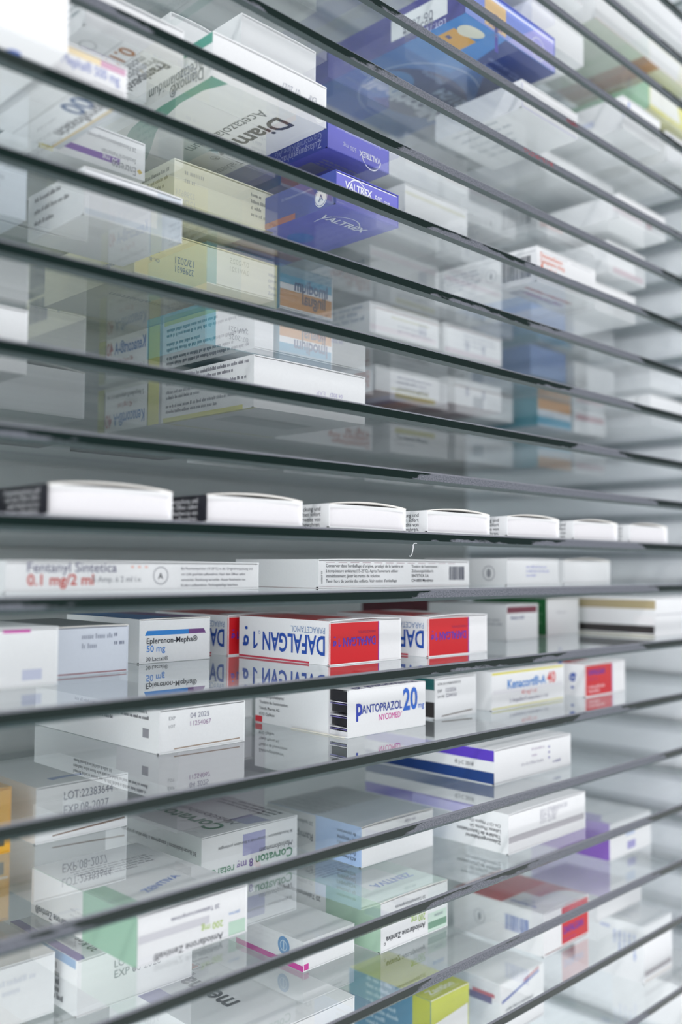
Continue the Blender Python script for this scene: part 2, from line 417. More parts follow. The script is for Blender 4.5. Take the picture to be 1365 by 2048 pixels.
# ---- shelf 12: the row of curved flap cartons -------------------------------------------------
labs12 = ['white curved flap carton cut by the left frame edge at eye level',
          'nearest fully visible curved flap carton at eye level, black sided, at the far left',
          'second curved flap carton at eye level, its black side peeping out on the left',
          'sharpest curved flap carton at eye level, above the thread, with printed white side',
          'fourth curved flap carton of the eye level row, from the near left',
          'fifth curved flap carton of the eye level row, from the near left',
          'curved flap white carton, sixth of the eye level row, blurred',
          'farthest and smallest curved flap carton of the eye level row, at the right']
for i in range(-1, 7):
    dark = i <= 1
    c = Carton(12, 155 + 65.6 * i - (4 if i == -1 else 0), 293.2, 50, 10.4, 104, labs12[i + 1], WHITE, side=(0.02, 0.02, 0.028) if dark else None,
               topc=(0.02, 0.02, 0.03) if dark else None, bow=1.7, recess=1.5, gap=1.3, group=G_ARC, flap=(0.76, 0.75, 0.77))
    L = c.L; d = 104
    col = (0.75, 0.75, 0.78) if dark else INK
    for r, tx in enumerate(('Originalverpackung und', 'nach dem Öffnen sofort', 'außer Reichweite von', 'Kindern aufbewahren.')):
        L.text(d - 5.5, 7.4 - 2.3 * r, tx, (26, 25, 23, 24)[r], col, align='r')
    T = c.T
    if dark:
        T.text(40, 40, 'Sintetica', 34, (0.45, 0.36, 0.75), rot=90); T.text(30, 40, 'Ampullen', 30, (0.45, 0.36, 0.75), rot=90)
        T.rect(6, 85, 40, 86.2, (0.5, 0.7, 0.72)); T.para(14, 40, 50, 3, 3.2, (0.5, 0.5, 0.6), rot=90, size=1.6)
    else:
        T.rect(0, 34, 51, 46, (0.35, 0.55, 0.68)); T.rect(8, 18, 17, 30, RED); T.rect(8, 60, 17, 70, RED)
        T.text(30, 30, 'Amp 10 x 5 ml', 44, INK, rot=90); T.para(40, 20, 70, 3, 3.4, INK, rot=90, size=1.7)
    c.done()

# ---- shelf 13 --------------------------------------------------------------------------------
c = Carton(13, 156.3, 325, 117.5, 11.6, 62, 'long flat white carton with blurred red dose print, left, below eye level')
F = c.F
F.text(8.5, 7.4, 'Fentanyl Sintetica', 37, (0.10, 0.10, 0.2)); F.text(8.5, 2.6, '0.1 mg/2 ml', 27, (0.6, 0.06, 0.04), bold=.02)
F.text(35, 3.6, '5 Amp. à 2 ml i.v.', 22, GREY); F.ring(66, 6, 3.6, .35, GREY); F.text(64.7, 4.6, 'A', 2.4, INK)
for r, tx in enumerate(('Bei Raumtemperatur (15-25°C) in der Originalverpackung und', 'vor Licht geschützt aufbewahren. Nach dem Öffnen sofort', 'verwenden. Restlösung verwerfen. Ausser Reichweite von', 'Kindern aufbewahren. Packungsbeilage beachten.')):
    F.text(76, 8.4 - 2.3 * r, tx, (38, 34, 34, 30)[r], (.1, .1, .13))
for q in range(3): F.rect(52 + 3.2*q, 9, 53.4 + 3.2*q, 10, (.8,.55,.5))
c.done()
c = Carton(13, 310.4, 325, 115.6, 13.6, 62, 'long flat carton with sharp French storage text and a pale lilac open side end', WHITE, bow=0.5)
F = c.F
for r, tx in enumerate(("Conserver dans l'emballage d'origine, protégé de la lumière et", "à température ambiante (15-25°C). Après l'ouverture utiliser", "immédiatement. Jeter les restes de solution.", "Tenir hors de portée des enfants. Voir notice d'emballage")):
    F.text(5, 9.8 - 2.45 * r, tx, (55.5, 51.5, 38, 50.5)[r], INK)
for r, tx in enumerate(("Titulaire de l'autorisation :", 'Zulassungsinhaberin', 'SINTETICA S.A.', 'CH-6850 Mendrisio')):
    F.text(67, 9.8 - 2.45 * r, tx, (22, 17.5, 14, 17.5)[r], INK, bold=.015 if r > 1 else 0)
F.text(2.8, 2.0, '660069 07', 6, INK, rot=90); F.bars(98, 3.2, 111.5, 10.6)
for q in range(12): F.rect(5 + 8.4*q, 12.0, 11 + 8.4*q, 12.2, (.35, .2, .25))
F.rect(0, 0.1, 114, 0.5, (.7, .35, .42)); c.done()
c = Carton(13, 462, 325, 55.0, 15.6, 62, 'white carton with a ringed symbol on its side, right of the French text carton')
c.L.ring(62 - 13, 6.8, 4.4, .45, GREY); c.L.disc(62 - 13, 6.8, 1.6, GREY, 2.6)
c.F.para(20, 10, 24, 3, 2.6, (.5,.52,.75)); c.done()
Carton(13, 523.5, 325, 56.6, 15.0, 62, 'white curved flap carton at the far right, one shelf below the eye level row', bow=1.6, recess=1.0, gap=.8).done()

# ---- shelf 14 --------------------------------------------------------------------------------
c = Carton(14, 118.0, 341.4, 68.5, 22.3, 62, 'blurred white carton at the left edge with a pink top rim patch')
c.F.rect(46, 20.5, 57, 21.6, (.62, .10, .42)); c.F.para(14, 10, 26, 2, 3.0, (.5,.5,.62)); c.F.rect(54, 2.5, 62, 6.5, (.55,.58,.72)); c.done()
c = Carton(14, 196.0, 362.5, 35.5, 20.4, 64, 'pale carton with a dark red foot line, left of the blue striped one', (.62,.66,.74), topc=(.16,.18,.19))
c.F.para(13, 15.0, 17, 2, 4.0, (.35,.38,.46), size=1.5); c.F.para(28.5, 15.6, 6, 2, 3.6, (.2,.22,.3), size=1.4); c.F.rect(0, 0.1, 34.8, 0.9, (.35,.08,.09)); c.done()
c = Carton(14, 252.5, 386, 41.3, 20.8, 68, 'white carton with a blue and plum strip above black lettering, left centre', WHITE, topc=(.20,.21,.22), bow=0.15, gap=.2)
F = c.F
F.poly([(3.2, 12.9), (28.5, 12.9), (28.5, 15.2), (4.4, 15.2)], (.02,.22,.62)); F.poly([(28.5, 12.9), (39, 12.9), (37.6, 15.2), (28.5, 15.2)], (.16,.06,.22))
F.text(4.2, 9.1, 'Eplerenon-Mepha®', 29.5, INK, bold=.018); F.text(4.2, 5.2, '50 mg', 10.5, (.10,.28,.68), bold=.018); F.text(4.0, 0.9, '30 Lactab®', 12.5, INK)
c.T.rect(0, 0, 24, 68, (.015,.15,.42)); c.T.rect(24, 0, 40, 68, (.14,.05,.2)); c.done()

def redwhite(k, x, y, d, label, variant=0):
    c = Carton(k, x, y, 50.3, 20.6 if variant != 2 else 24.6, d, label, (.86,.86,.87), bow=0.9, gap=.35, group=G_DAF)
    F, L, T = c.F, c.L, c.T; H = c.h
    purple = (.09, .03, .42)
    if variant in (0, 1):
        F.rect(-.3, 0, 33.6, 19.5, RED); F.rect(33.6, 0, 34.3, 19.5, (.12, .06, .5))
        if variant == 0:
            F.text(31.6, 12.3, 'DAFALGAN', 22.5, purple, rot=180, bold=.04, tall=1.3); F.rect(6.0, 8.2, 6.7, 12.3, purple); F.poly([(6.7, 8.2), (7.9, 9.2), (7.9, 9.9), (6.7, 9.1)], purple); F.text(4.8, 12.3, 'g', 2.6, purple, rot=180, bold=.03, tall=1.3)
            F.text(31.6, 15.4, 'PARACETAMOL', 12.5, (.28,.02,.10), rot=180)
            L.text(d - 3.2, 13.2, 'DAFALGAN', 45, BLUE, rot=180, bold=.03, tall=1.45); L.rect(d - 55.6, 4.6, d - 54.3, 13.2, BLUE); L.poly([(d - 54.3, 4.6), (d - 52.2, 6.4), (d - 52.2, 7.7), (d - 54.3, 6.2)], BLUE); L.text(d - 58.6, 13.2, 'g', 5.2, BLUE, rot=180, bold=.03, tall=1.45)
            L.ring(d - 50.8, 12.9, .8, .2, BLUE, 12)
            L.text(d - 3.2, 17.4, 'PARACETAMOL', 24, (.22,.32,.52), rot=180, tall=1.25); L.rect(0, 0, d - 14, .9, (.6,.04,.08))
        else:
            F.text(4, 13.6, 'DAFALGAN', 20, purple, bold=.04, tall=1.2); F.text(4, 10.2, 'PARACETAMOL', 12, (.4,.02,.25))
            F.para(4, 5.0, 24, 2, 2.6, (.9,.6,.62), size=1.3)
            L.text(d - 12, 7, 'g', 5, BLUE, bold=.03, tall=1.5); L.text(d - 20, 7, '1', 3, BLUE, bold=.03, tall=1.5)
        T.rect(0, 1.2, 33.6, d, (.62,.03,.035)); T.para(2, 5, 29, 2, -2.2, (.85,.7,.7), size=1.0)
        for q in range(6): T.para(2, 12 + 7*q, 29, 2, 2.6, (.30,.02,.05), size=1.2)
    else:
        F.rect(20, 1.8, 50, H - 1.3, RED); F.text(22, 7.5, 'DAFALGAN', 22, purple, bold=.04, tall=1.4)
        F.text(22, 3.4, 'PARACETAMOL', 14, (.5,.02,.25)); F.rect(2, .5, 49, 1.0, (.35,.2,.2))
        L.bars(d - 27, 9.5, d - 10, 18.5, (.08,.16,.5)); L.ring(d - 46, 12, 4.2, .4, GREY); L.disc(d - 46, 12, 1.3, GREY, 2.4)
        T.rect(0, 30, 50, d, (.62,.03,.035)); T.rect(24, 0, 50, 30, (.66,.25,.28))
        T.text(5, 27, 'DAFALGAN', 24, BLUE, rot=-90, bold=.03, tall=1.1); T.para(13, 22, 18, 2, 2.6, (.35,.4,.6), rot=-90)
    return c.done()
redwhite(14, 314.0, 320.8, 67, 'large front red, white and blue carton with inverted lettering, centre of its row')
redwhite(14, 381.5, 317.1, 67, 'red, white and blue carton right of the centre one on the same shelf')
redwhite(14, 309.7, 391.5, 66, 'red, white and blue carton half hidden behind, left of the centre one')

c = Carton(14, 503.9, 355, 35.5, 22.6, 64, 'off white carton with a maroon strip, right of the red cartons', WHITE)
c.F.rect(1, 17.2, 34.5, 21.2, (.17,.025,.05)); c.F.para(5, 13.2, 20, 1, 3, (.25,.27,.4), size=1.5); c.L.para(40, 12, 20, 3, 2.6, (.45,.47,.5)); c.done()
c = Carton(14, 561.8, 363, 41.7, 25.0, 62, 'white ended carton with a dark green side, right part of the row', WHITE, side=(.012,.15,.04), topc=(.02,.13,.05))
c.L.para(44, 20, 14, 6, 3.0, (.2,.45,.25)); c.F.para(14, 15, 20, 1, 2, (.5,.5,.55)); c.done()
c = Carton(14, 608.9, 307.5, 66, 26.4, 62, 'white carton with beige and black side bands at the right frame edge', WHITE, bow=.4)
c.L.rect(0, 18.6, 62, 24.6, (.42,.35,.20)); c.L.rect(0, 2.0, 61, 7.4, (.035,.03,.03)); c.F.rect(0, 14.4, 65, 15.2, (.5,.51,.54)); c.L.rect(46, 8.2, 61, 14, (.85,.84,.85))
c.L.rect(0, .1, 61, 1.2, (.5,.48,.36)); c.done()
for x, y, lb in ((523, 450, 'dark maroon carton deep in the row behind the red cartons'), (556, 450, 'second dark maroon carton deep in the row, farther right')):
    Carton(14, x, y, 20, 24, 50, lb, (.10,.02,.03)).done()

# ---- shelf 15 --------------------------------------------------------------------------------
c = Carton(15, 241.3, 352, 47.8, 19.0, 112, 'long white carton with a foot slit, left of the open sided one', bow=.2)
c.F.text(5, 14.2, 'EXP', 3.4, GREY); c.F.text(5, 10.8, 'LOT', 3.4, GREY); c.F.text(16.5, 14.0, '04 2025', 10.5, (.3,.3,.38)); c.F.text(16.5, 10.6, '11254067', 11.5, (.4,.28,.42))
c.L.para(40, 16.5, 66, 3, 2.6, (.16,.16,.18)); c.L.rect(99, 6, 104, 10, (.3,.3,.33)); c.F.poly([(8, 1.2), (45, 1.6), (45, 2.1), (8, 1.7)], (.35,.25,.18)); c.done()

c = Carton(15, 329.7, 324.0, 57.5, 22.6, 69, 'white carton with dark blue lettering and an open side showing blister packs, centre', bow=.1, gap=.0, recess=.1, window=13.5)
F, L = c.F, c.L
F.text(5.6, 10.2, 'p', 4.3, (.02,.05,.42), bold=.05, tall=1.25); F.text(9.6, 10.6, 'ANTOPRAZOL', 29.5, (.02,.05,.32), bold=.022, tall=1.28)
F.text(39.8, 9.4, '20', 11.2, (.015,.12,.55), bold=.04, tall=1.35); F.text(51.6, 9.4, 'mg', 4.8, (.015,.12,.55), bold=.01)
F.text(21.8, 6.2, 'NYCOMED', 16.0, (.62,.02,.32), tall=1.25); F.text(38.2, 8.2, '®', .9, (.62,.02,.32))
for r, tx in enumerate(('Zulassungsinhaberin/', "Titulaire de l'autorisation:", 'Takeda Pharma AG', '8152 Opfikon')):
    L.text(3.5, 13.2 - 3.1 * r, tx, (19.5, 22.5, 16, 12)[r], INK)
L.rect(.2, .3, 5.8, 3.4, (.68,.02,.04))
c.T.text(52, 5.5, 'Pantoprazol 20', 46, (.06,.05,.22), rot=180, bold=.02); c.T.para(8, 12, 42, 3, -3, (.2,.16,.3)); c.T.rect(0, 20, 57, 69, (.55,.5,.5))
pb = MB(); t = .45 * MM
pb.box((0, 0, t), (.35*MM, .7*MM, 22.6*MM), board(WHITE)); pb2 = MB(); pb2.box((57.1*MM, 0, t), (57.5*MM, 13.5*MM, 22.6*MM), board(WHITE)); c.parts.append(('side_wall', pb2))
c.parts.append(('front_wall', pb))
for zz, col in ((4.2, (.72,.72,.74)), (9.8, (.70,.70,.75)), (16.2, (.72,.72,.76))):
    bl = MB(); bl.box((.9*MM, 1.2*MM, zz*MM), (56*MM, 13.3*MM, (zz + .35)*MM), board(col)); bl.box((.9*MM, 1.2*MM, (zz - .9)*MM), (56*MM, 13.2*MM, (zz - .6)*MM), board((.18,.16,.42)))
    for q in range(3): bl.box(((1.2 + .5*q)*MM, (1.3 + 4.0*q)*MM, (zz - (3.2 if zz < 6 else 4.6))*MM), (55*MM, (5.1 + 4.0*q)*MM, (zz - .9)*MM), pmat((.008,.008,.012), .3, .3))  # black blocks between the sheets stand in for the shade inside the opening
    c.parts.append(('blister_or_dark_fill', bl))
lf = MB(); lf.box((.9*MM, 1.0*MM, .5*MM), (56*MM, 13.2*MM, 2.6*MM), board((.76,.76,.78))); c.parts.append(('leaflet', lf))
dark_fill = MB(); dark_fill.box((1.0*MM, 1.3*MM, 17.0*MM), (55*MM, 13.3*MM, 22.0*MM), pmat((.008,.008,.012), .3, .3)); c.parts.append(('blister_or_dark_fill', dark_fill))  # plain black block above the top sheet, shade put in as colour
pf = MB(); pf.box((-1.2*MM, 2*MM, 0), (0, 40*MM, .4*MM), board((.82,.78,.68))); c.parts.append(('bottom_flap', pf))
c.done()

c = Carton(15, 299.0, 406, 40, 22, 70, 'carton hidden behind the open sided one, only its open end with dark slots shows', WHITE, window=14, bow=.1)
for zz in (5, 10.5, 16.5):
    bl = MB(); bl.box((.6*MM, .6*MM, zz*MM), (39*MM, 13.4*MM, (zz+.5)*MM), board((.6,.66,.68))); c.parts.append(('blister_or_dark_fill', bl))
c.done()
c = Carton(15, 403.7, 331, 36.4, 21.8, 62, 'teal, white and black banded carton with stamped date, right of the open sided one', WHITE)
c.L.rect(0, 15.6, 61.5, 21.6, (.01,.13,.13)); c.L.rect(0, .8, 61.5, 9.0, (.03,.025,.025))
F = c.F; F.text(2.5, 18.0, 'GTIN (01) 07680539950133', 20, INK); F.text(2.5, 14.2, 'EXP', 3.6, INK); F.text(9.5, 14.0, '12/2026', 9, (.2,.2,.26)); F.text(2.5, 11.3, 'Lot (10)', 5.5, INK); F.text(9.5, 11.1, '2244161', 9.5, (.2,.2,.26))
F.poly([(6, 1.0), (33, 2.0), (33, 2.7), (6, 1.5)], (.15,.12,.1)); c.done()

c = Carton(15, 451.5, 328.5, 76.5, 22.0, 62, 'white carton with yellow rims and blue and red lettering, right of the stamped one', WHITE, bow=.1, gap=.1)
F = c.F; F.rect(.5, 20.0, 75.5, 21.2, (.72,.65,.10)); F.rect(.5, .2, 75.5, 1.2, (.66,.64,.22)); F.rect(2, 8.8, 75, 11.2, (.76,.76,.79))
F.text(16, 11.4, 'Kenacort®-A', 40, (.02,.22,.62), bold=.03); F.text(57.5, 11.4, '40', 9.5, (.72,.08,.08), bold=.03); F.text(30, 7.0, '40 mg/1 ml', 16, (.75,.25,.25)); F.text(18, 3.2, '5 Ampullen/5 ampoules à 1 ml', 40, (.22,.22,.3)); c.done()
redwhite(15, 544.0, 322.7, 66, 'red and white carton at the far right, one shelf below the inverted red ones', 1)

# ---- shelf 16 --------------------------------------------------------------------------------
c = Carton(16, 126, 377, 60.5, 26.5, 60, 'orange yellow carton cut by the left frame edge', (.80,.42,.03)); c.F.rect(0, 9, 60, 9.8, (.86,.80,.7)); c.F.rect(50, 3, 58, 8, (.1,.08,.04)); c.done()
c = Carton(16, 198.5, 379, 44.7, 23.6, 64, 'pale grey carton stamped with lot and expiry and a brownish side, at the left', WHITE, bow=.2)
c.F.text(13, 16.4, 'LOT:22383644', 24, (.20,.2,.26), tall=1.3); c.F.text(13, 10.2, 'EXP.08-2027', 22, (.22,.22,.28), tall=1.3)
c.F.poly([(8, 2.0), (43.5, 3.4), (43.5, 4.2), (8, 2.5)], (.25,.16,.12)); c.T.rect(12, 4, 28, 14, (.12,.2,.5)); c.done()
c = Carton(17, 283.0, 376, 62.0, 24.0, 86, 'white carton with inverted green and purple lettering and a tilted black ingredient line', WHITE, bow=.1, gap=.35)
F, L, T = c.F, c.L, c.T; GR = (.02,.22,.09); PU = (.14,.05,.32)
K = 1.28
F.text(46*K, 6.6*K, 'Corvaton', 19.5*K, GR, rot=180, bold=.03); F.text(25.2*K, 6.2*K, '8 mg', 8.2*K, PU, rot=180, bold=.03); F.text(15.8*K, 5.8*K, 'retard', 10.8*K, GR, rot=180, bold=.02)
F.text(46*K, 9.4*K, 'Molsidominum', 17.5*K, INK, rot=180, shear=.25); F.text(46*K, 13.6*K, '30 Retardtabletten / comprimés à libération prolongée', 38*K, INK, rot=180); F.rect(20*K, 8*K, 31.5*K, 16.2*K, (.33,.33,.58))
L.text(82, 9.0, 'Molsidominum', 33, INK, rot=180, shear=.25, tall=1.1); L.text(82, 16.5, '30 Retardtabletten / comprimés à libération prolongée', 66, INK, rot=180)
T.text(22, 8, 'Corvaton', 54, GR, rot=90, bold=.03, tall=1.1); T.text(31, 8, 'Molsidominum', 52, INK, rot=90, shear=.25); T.rect(31, .5, 45, 18, (.36,.36,.56)); T.para(51, 8, 50, 3, 4, INK, rot=90); c.done()
c = Carton(16, 429.7, 311, 77, 18.8, 96, 'white carton with purple and navy bands on its side, right of centre', WHITE, bow=.5, gap=.5)
L = c.L; L.rect(0, 12.4, 95.8, 18.4, (.10,.045,.50)); L.rect(0, 0.3, 95.8, 6.4, (.008,.045,.20)); L.text(69, 8.4, '© J-C 2018', 13, INK)
F = c.F; F.para(36, 14, 15, 2, 3.4, (.55,.5,.6), size=1.0); F.para(26, 6.5, 26, 1, 3, (.55,.55,.6), size=1.2)
for q in range(3): F.rect(53, 13.2 - 3*q, 55, 14.4 - 3*q, (.3,.3,.5))
F.para(58, 4.2, 18, 1, 2, (.3,.3,.45), size=1.1); c.done()
Carton(16, 300, 420, 60, 22, 60, 'dark grey carton deep behind, one shelf above the green lettered carton', (.20,.17,.20)).done()

# ---- shelf 17 --------------------------------------------------------------------------------
c = Carton(17, 361.2, 345, 57.8, 20.6, 74, 'white carton with pale blue side, right of the inverted green lettered one', WHITE, side=(.40,.55,.82), topc=(.58,.64,.70), bow=.8, gap=.5)
L = c.L; L.rect(0, .1, 40, 20.4, (.62,.63,.62)); L.text(38, 10, 'Ramipril 2.5', 26, INK, rot=180, bold=.02); L.text(38, 16.5, '20 teilbare Tabletten', 26, INK, rot=180, bold=.01)
for r, tx in enumerate(('ACE-Hemmer', '(Inhibiteur', 'ACE/Inhibit.)', "de l'enzyme", 'de conversion')): L.text(70.5, 4.4 + 3.1 * r, tx, 14, INK, rot=180)
c.T.rect(0, 36, 57, 74, (.45,.47,.48)); c.T.rect(30, 1, 57.5, 7, (.35,.42,.78))
for q in range(4): c.T.para(6 + 6*q, 34, 36, 2, 2.6, (.2,.2,.22), rot=90)
c.F.para(34, 17, 18, 1, 3, (.4,.4,.45)); c.done()
c = Carton(17, 434.6, 305.4, 78.7, 21.4, 68, 'white carton with a grey horizontal band across its end, right of centre', WHITE, bow=.5, gap=.4)
F, L = c.F, c.L; F.rect(.5, 5.6, 77.5, 9.0, (.46,.45,.48)); F.text(31, 16.0, '(01) 07680424120', 28, (.5,.5,.56)); F.text(31, 13.4, 'EXP 06 2027', 18, (.5,.5,.56)); F.text(31, 10.8, 'LOT 22185', 16, (.5,.5,.56))
for r, tx in enumerate(('Zulassungsinhaberin/', "Titulaire de l'autorisation:", 'Labatec Pharma SA', 'CH-1217 Meyrin (Genève)')): L.text(63, 6.4 + 2.9 * r, tx, (24, 30, 21, 27)[r], INK, rot=180, bold=.015 if r < 2 else 0)
c.done()
c = Carton(17, 210.5, 320, 54.8, 19.6, 84, 'large blurred pale green and white carton at the lower left', WHITE, side=(.30,.50,.38), bow=.4)
L = c.L; L.rect(0, .1, 44, 19.4, (.74,.75,.76)); L.text(40, 4.5, 'Amiodarone Zentiva®', 36, INK, bold=.02, rot=180, tall=1.2)
F = c.F; F.rect(0, 0, 54, 3.2, (.80,.81,.83)); F.rect(45, 0, 54, 6, (.50,.68,.56)); F.text(42, 8, '200 mg', 11, (.45,.62,.12), rot=180); F.text(42, 3, 'Amiodarone Zentiva®', 34, INK, rot=180, bold=.01); F.text(40, 15.0, '20 Tabletten/comprimés', 24, (.14,.14,.22), rot=180); F.text(51, 10, 'ZENTIVA', 6, (.15,.3,.6), rot=180); F.rect(1, 8.5, 35, 11.5, (.62,.62,.66))
T = c.T; T.rect(0, 6, 10, 40, (.35,.55,.42)); T.rect(0, 44, 54, 84, (.74,.76,.77)); T.text(18, 20, 'ZENTIVA', 24, (.10,.22,.62), rot=20, bold=.02); T.para(8, 64, 40, 5, 3, GREY); c.done()

# ---- shelf 18 --------------------------------------------------------------------------------
c = Carton(18, 570.5, 322, 56.3, 23.5, 60, 'white ended carton with a violet side, blurred at the right', WHITE, side=(.28,.14,.56), bow=.4)
c.T.rect(0, 0, 17, 60, (.40,.30,.68)); c.F.rect(22, 12, 34, 18, (.5,.58,.76)); c.F.rect(24, 3, 35, 8, (.35,.33,.62)); c.F.rect(1, 17.6, 55, 19.6, (.62,.62,.66)); c.done()
c = Carton(18, 354.7, 325.5, 52.8, 24.2, 84, 'pale green carton with a white label, green dose number and inverted black name', WHITE, side=(.36,.53,.40), topc=(.66,.80,.74), bow=.7, gap=.4)
F, L, T = c.F, c.L, c.T
F.rect(37, 0, 52.2, 23, (.60,.76,.66)); F.rect(37, 10, 52.2, 23, (.76,.80,.80)); F.rect(37, 2.0, 52.2, 5.4, (.16,.32,.22))
F.text(34.6, 6.6, 'Amiodarone Zentiva', 30, INK, rot=180, bold=.02, tall=1.1); F.ring(3.6, 3.6, .7, .2, INK, 12); F.text(34.6, 11.4, '200 mg', 11, (.36,.56,.05), rot=180, tall=1.3); F.rect(23.5, 11.9, 34.8, 12.3, (.36,.56,.05))
F.text(34.8, 20.3, '20 Tabletten/comprimés', 23.5, INK, rot=180); F.text(50, 16.6, 'ZENTIVA', 9.5, (.10,.25,.62), rot=180, bold=.02); F.text(49, 8.6, 'zentiva', 7, (.3,.36,.4), rot=180)
L.rect(0, .1, 45.5, 24, (.78,.79,.80)); L.text(41.5, 6.8, 'Amiodarone Zentiva', 42, INK, rot=180, bold=.03, tall=1.2); L.text(41.5, 17.0, '20 Tabletten/comprimés', 34, INK, rot=180, bold=.01)
T.poly([(8, 3.5), (38, 3.5), (38, 40), (14, 40)], (.82,.85,.85)); T.text(45, 22, 'ZENTIVA', 30, (.10,.22,.60), rot=180, bold=.03, tall=1.1)
T.text(38, 12, 'adversum', 20, (.35,.4,.42), rot=180); T.ring(30, 14, 3, .25, (.4,.44,.46)); T.rect(0, 50, 52, 84, (.76,.80,.80)); T.para(6, 60, 40, 5, 3.2, GREY); c.done()
c = Carton(18, 213.9, 369, 59.2, 23.4, 62, 'white carton with a purple and light blue corner stripe on top, lower left', WHITE, bow=.3)
c.T.rect(0, 0, 4.5, 62, (.16,.08,.36)); c.L.rect(30, 19.5, 60.5, 23.2, (.20,.36,.60)); c.T.text(14, 4, '30 Kps.', 20, (.1,.1,.1), rot=90, bold=.03)
c.F.text(18, 15.5, 'LOT', 8, GREY); c.F.text(18, 11.0, 'EXP 08 2026', 24, GREY); 
for r in range(5): c.L.para(34, 15.5 - 3.2*r, 24, 1, 3, (.1,.1,.12), size=1.8)
c.done()
c = Carton(18, 141.0, 381, 69, 25, 60, 'blurred pale carton in the lower left corner', WHITE); c.F.para(24, 17, 40, 2, 4, (.68,.70,.76), size=1.6); c.done()
c = Carton(18, 313.0, 336.0, 34.3, 13.8, 70, 'thin carton with magenta corner and round blue sticker beside the pale green one', WHITE, gap=.1, bow=.1)
c.F.rect(-.3, 0, 3.6, 3.2, (.62,.03,.32)); c.L.rect(20, 0, 69.8, 2.6, (.55,.06,.32)); c.F.para(19, 11, 12, 1, 2, GREY); c.L.disc(56, 8.5, 4.2, (.10,.30,.58)); c.L.ring(56, 8.5, 2.6, .5, (.5,.66,.8)); c.L.rect(55.6, 6.4, 56.4, 10.6, (.5,.66,.8)); c.done()

# ---- shelf 19 --------------------------------------------------------------------------------
redwhite(19, 486.5, 317.6, 66, 'white carton with blue barcode side and red end panel, lower right', 2)
c = Carton(19, 262.0, 325, 74.3, 22.0, 96, 'white carton seen from above at the bottom edge with an orange and violet emblem', WHITE)
T = c.T; T.text(31, 33, 'mepha', 39, INK, rot=90, bold=.03, tall=1.1); T.poly([(29, 77), (41, 79), (40, 92), (31, 90)], (.66,.22,.14)); T.poly([(24, 82), (29, 77), (31, 90), (26, 92)], (.2,.16,.5))
T.rect(0, 60, 12, 96, (.30,.26,.55)); T.para(10, 84, 40, 4, 4, GREY); c.done()
c = Carton(19, 400, 420, 60, 22, 60, 'pale carton set deep behind the pale green one, one shelf lower', WHITE); c.L.rect(0, 0, 60, 8, (.3,.25,.2)); c.done()
c = Carton(19, 560, 325, 58, 12, 60, 'low white flat carton right of the barcode sided one', WHITE); c.L.para(10, 8, 44, 2, 3, GREY, size=1.5); c.L.rect(2, 6, 8, 9, (.5,.2,.15)); c.done()

# ---- shelf 20 --------------------------------------------------------------------------------
c = Carton(20, 592.8, 310, 38.8, 36.6, 52, 'tall white carton with pale blue side text at the lower right', WHITE, bow=.5)
for r in range(5): c.L.para(30 + 3.6*r, 30, 24, 1, 2.6, (.30,.38,.68), rot=-90, size=1.2)
c.L.rect(20, 30, 27, 32, (.4,.45,.68)); c.F.rect(1, 4.4, 38, 7.6, (.42,.40,.42)); c.F.rect(1, 1.2, 38, 1.8, (.7,.62,.52)); c.T.rect(10, 4, 13, 48, (.62,.64,.70)); c.T.rect(22, 4, 24, 48, (.70,.72,.78)); c.done()
c = Carton(20, 412.3, 341, 34.0, 35.4, 62, 'lime yellow carton with a blue printed side at the bottom edge', (.52,.56,.02), side=(.05,.22,.36), topc=(.58,.62,.06), bow=.1, gap=.1, flap=(.52,.56,.02))
c.L.rect(49, .2, 61.8, 35.2, (.46,.50,.02)); c.F.rect(0, 0, 33.3, 21.5, (.80,.80,.80)); c.F.poly([(0, 21.5), (33.3, 21.5), (33.3, 24.5)], (.80,.80,.80)); c.T.text(5, 4.5, 'Zantion', 22, (.86,.88,.75), bold=.05); c.T.rect(3.5, 3, 29, 3.4, (.82,.85,.6))
for r in range(8): c.L.para(14, 33 - 4*r, 30, 1, 3, (.45,.62,.72), size=1.6)
c.done()
c = Carton(20, 465.2, 333, 45.0, 31, 66, 'grey white carton with a blue and red slanting line, behind the lime yellow one', WHITE)
c.F.poly([(2, 19), (40, 27), (40, 28.4), (2, 20.6)], (.06,.12,.42)); c.F.poly([(24, 25.5), (40, 29), (40, 30.2), (24, 26.8)], (.5,.12,.14)); c.L.rect(40, 18, 60, 22, (.12,.10,.25)); c.L.rect(46, 22, 62, 24, (.55,.12,.15)); c.F.para(6, 14, 28, 3, 3, GREY); c.done()
c = Carton(20, 290, 345, 60, 34, 60, 'navy carton seen through the glass at the bottom, left of the lime yellow one', (.30,.34,.45), topc=(.06,.12,.36)); c.T.rect(24, 0, 34, 60, (.45,.32,.4)); c.T.rect(44, 0, 60, 60, (.42,.44,.10)); c.done()
c = Carton(21, 640.0, 300, 60, 30, 60, 'white carton on a green based shelf in the lower right corner', WHITE); c.done()

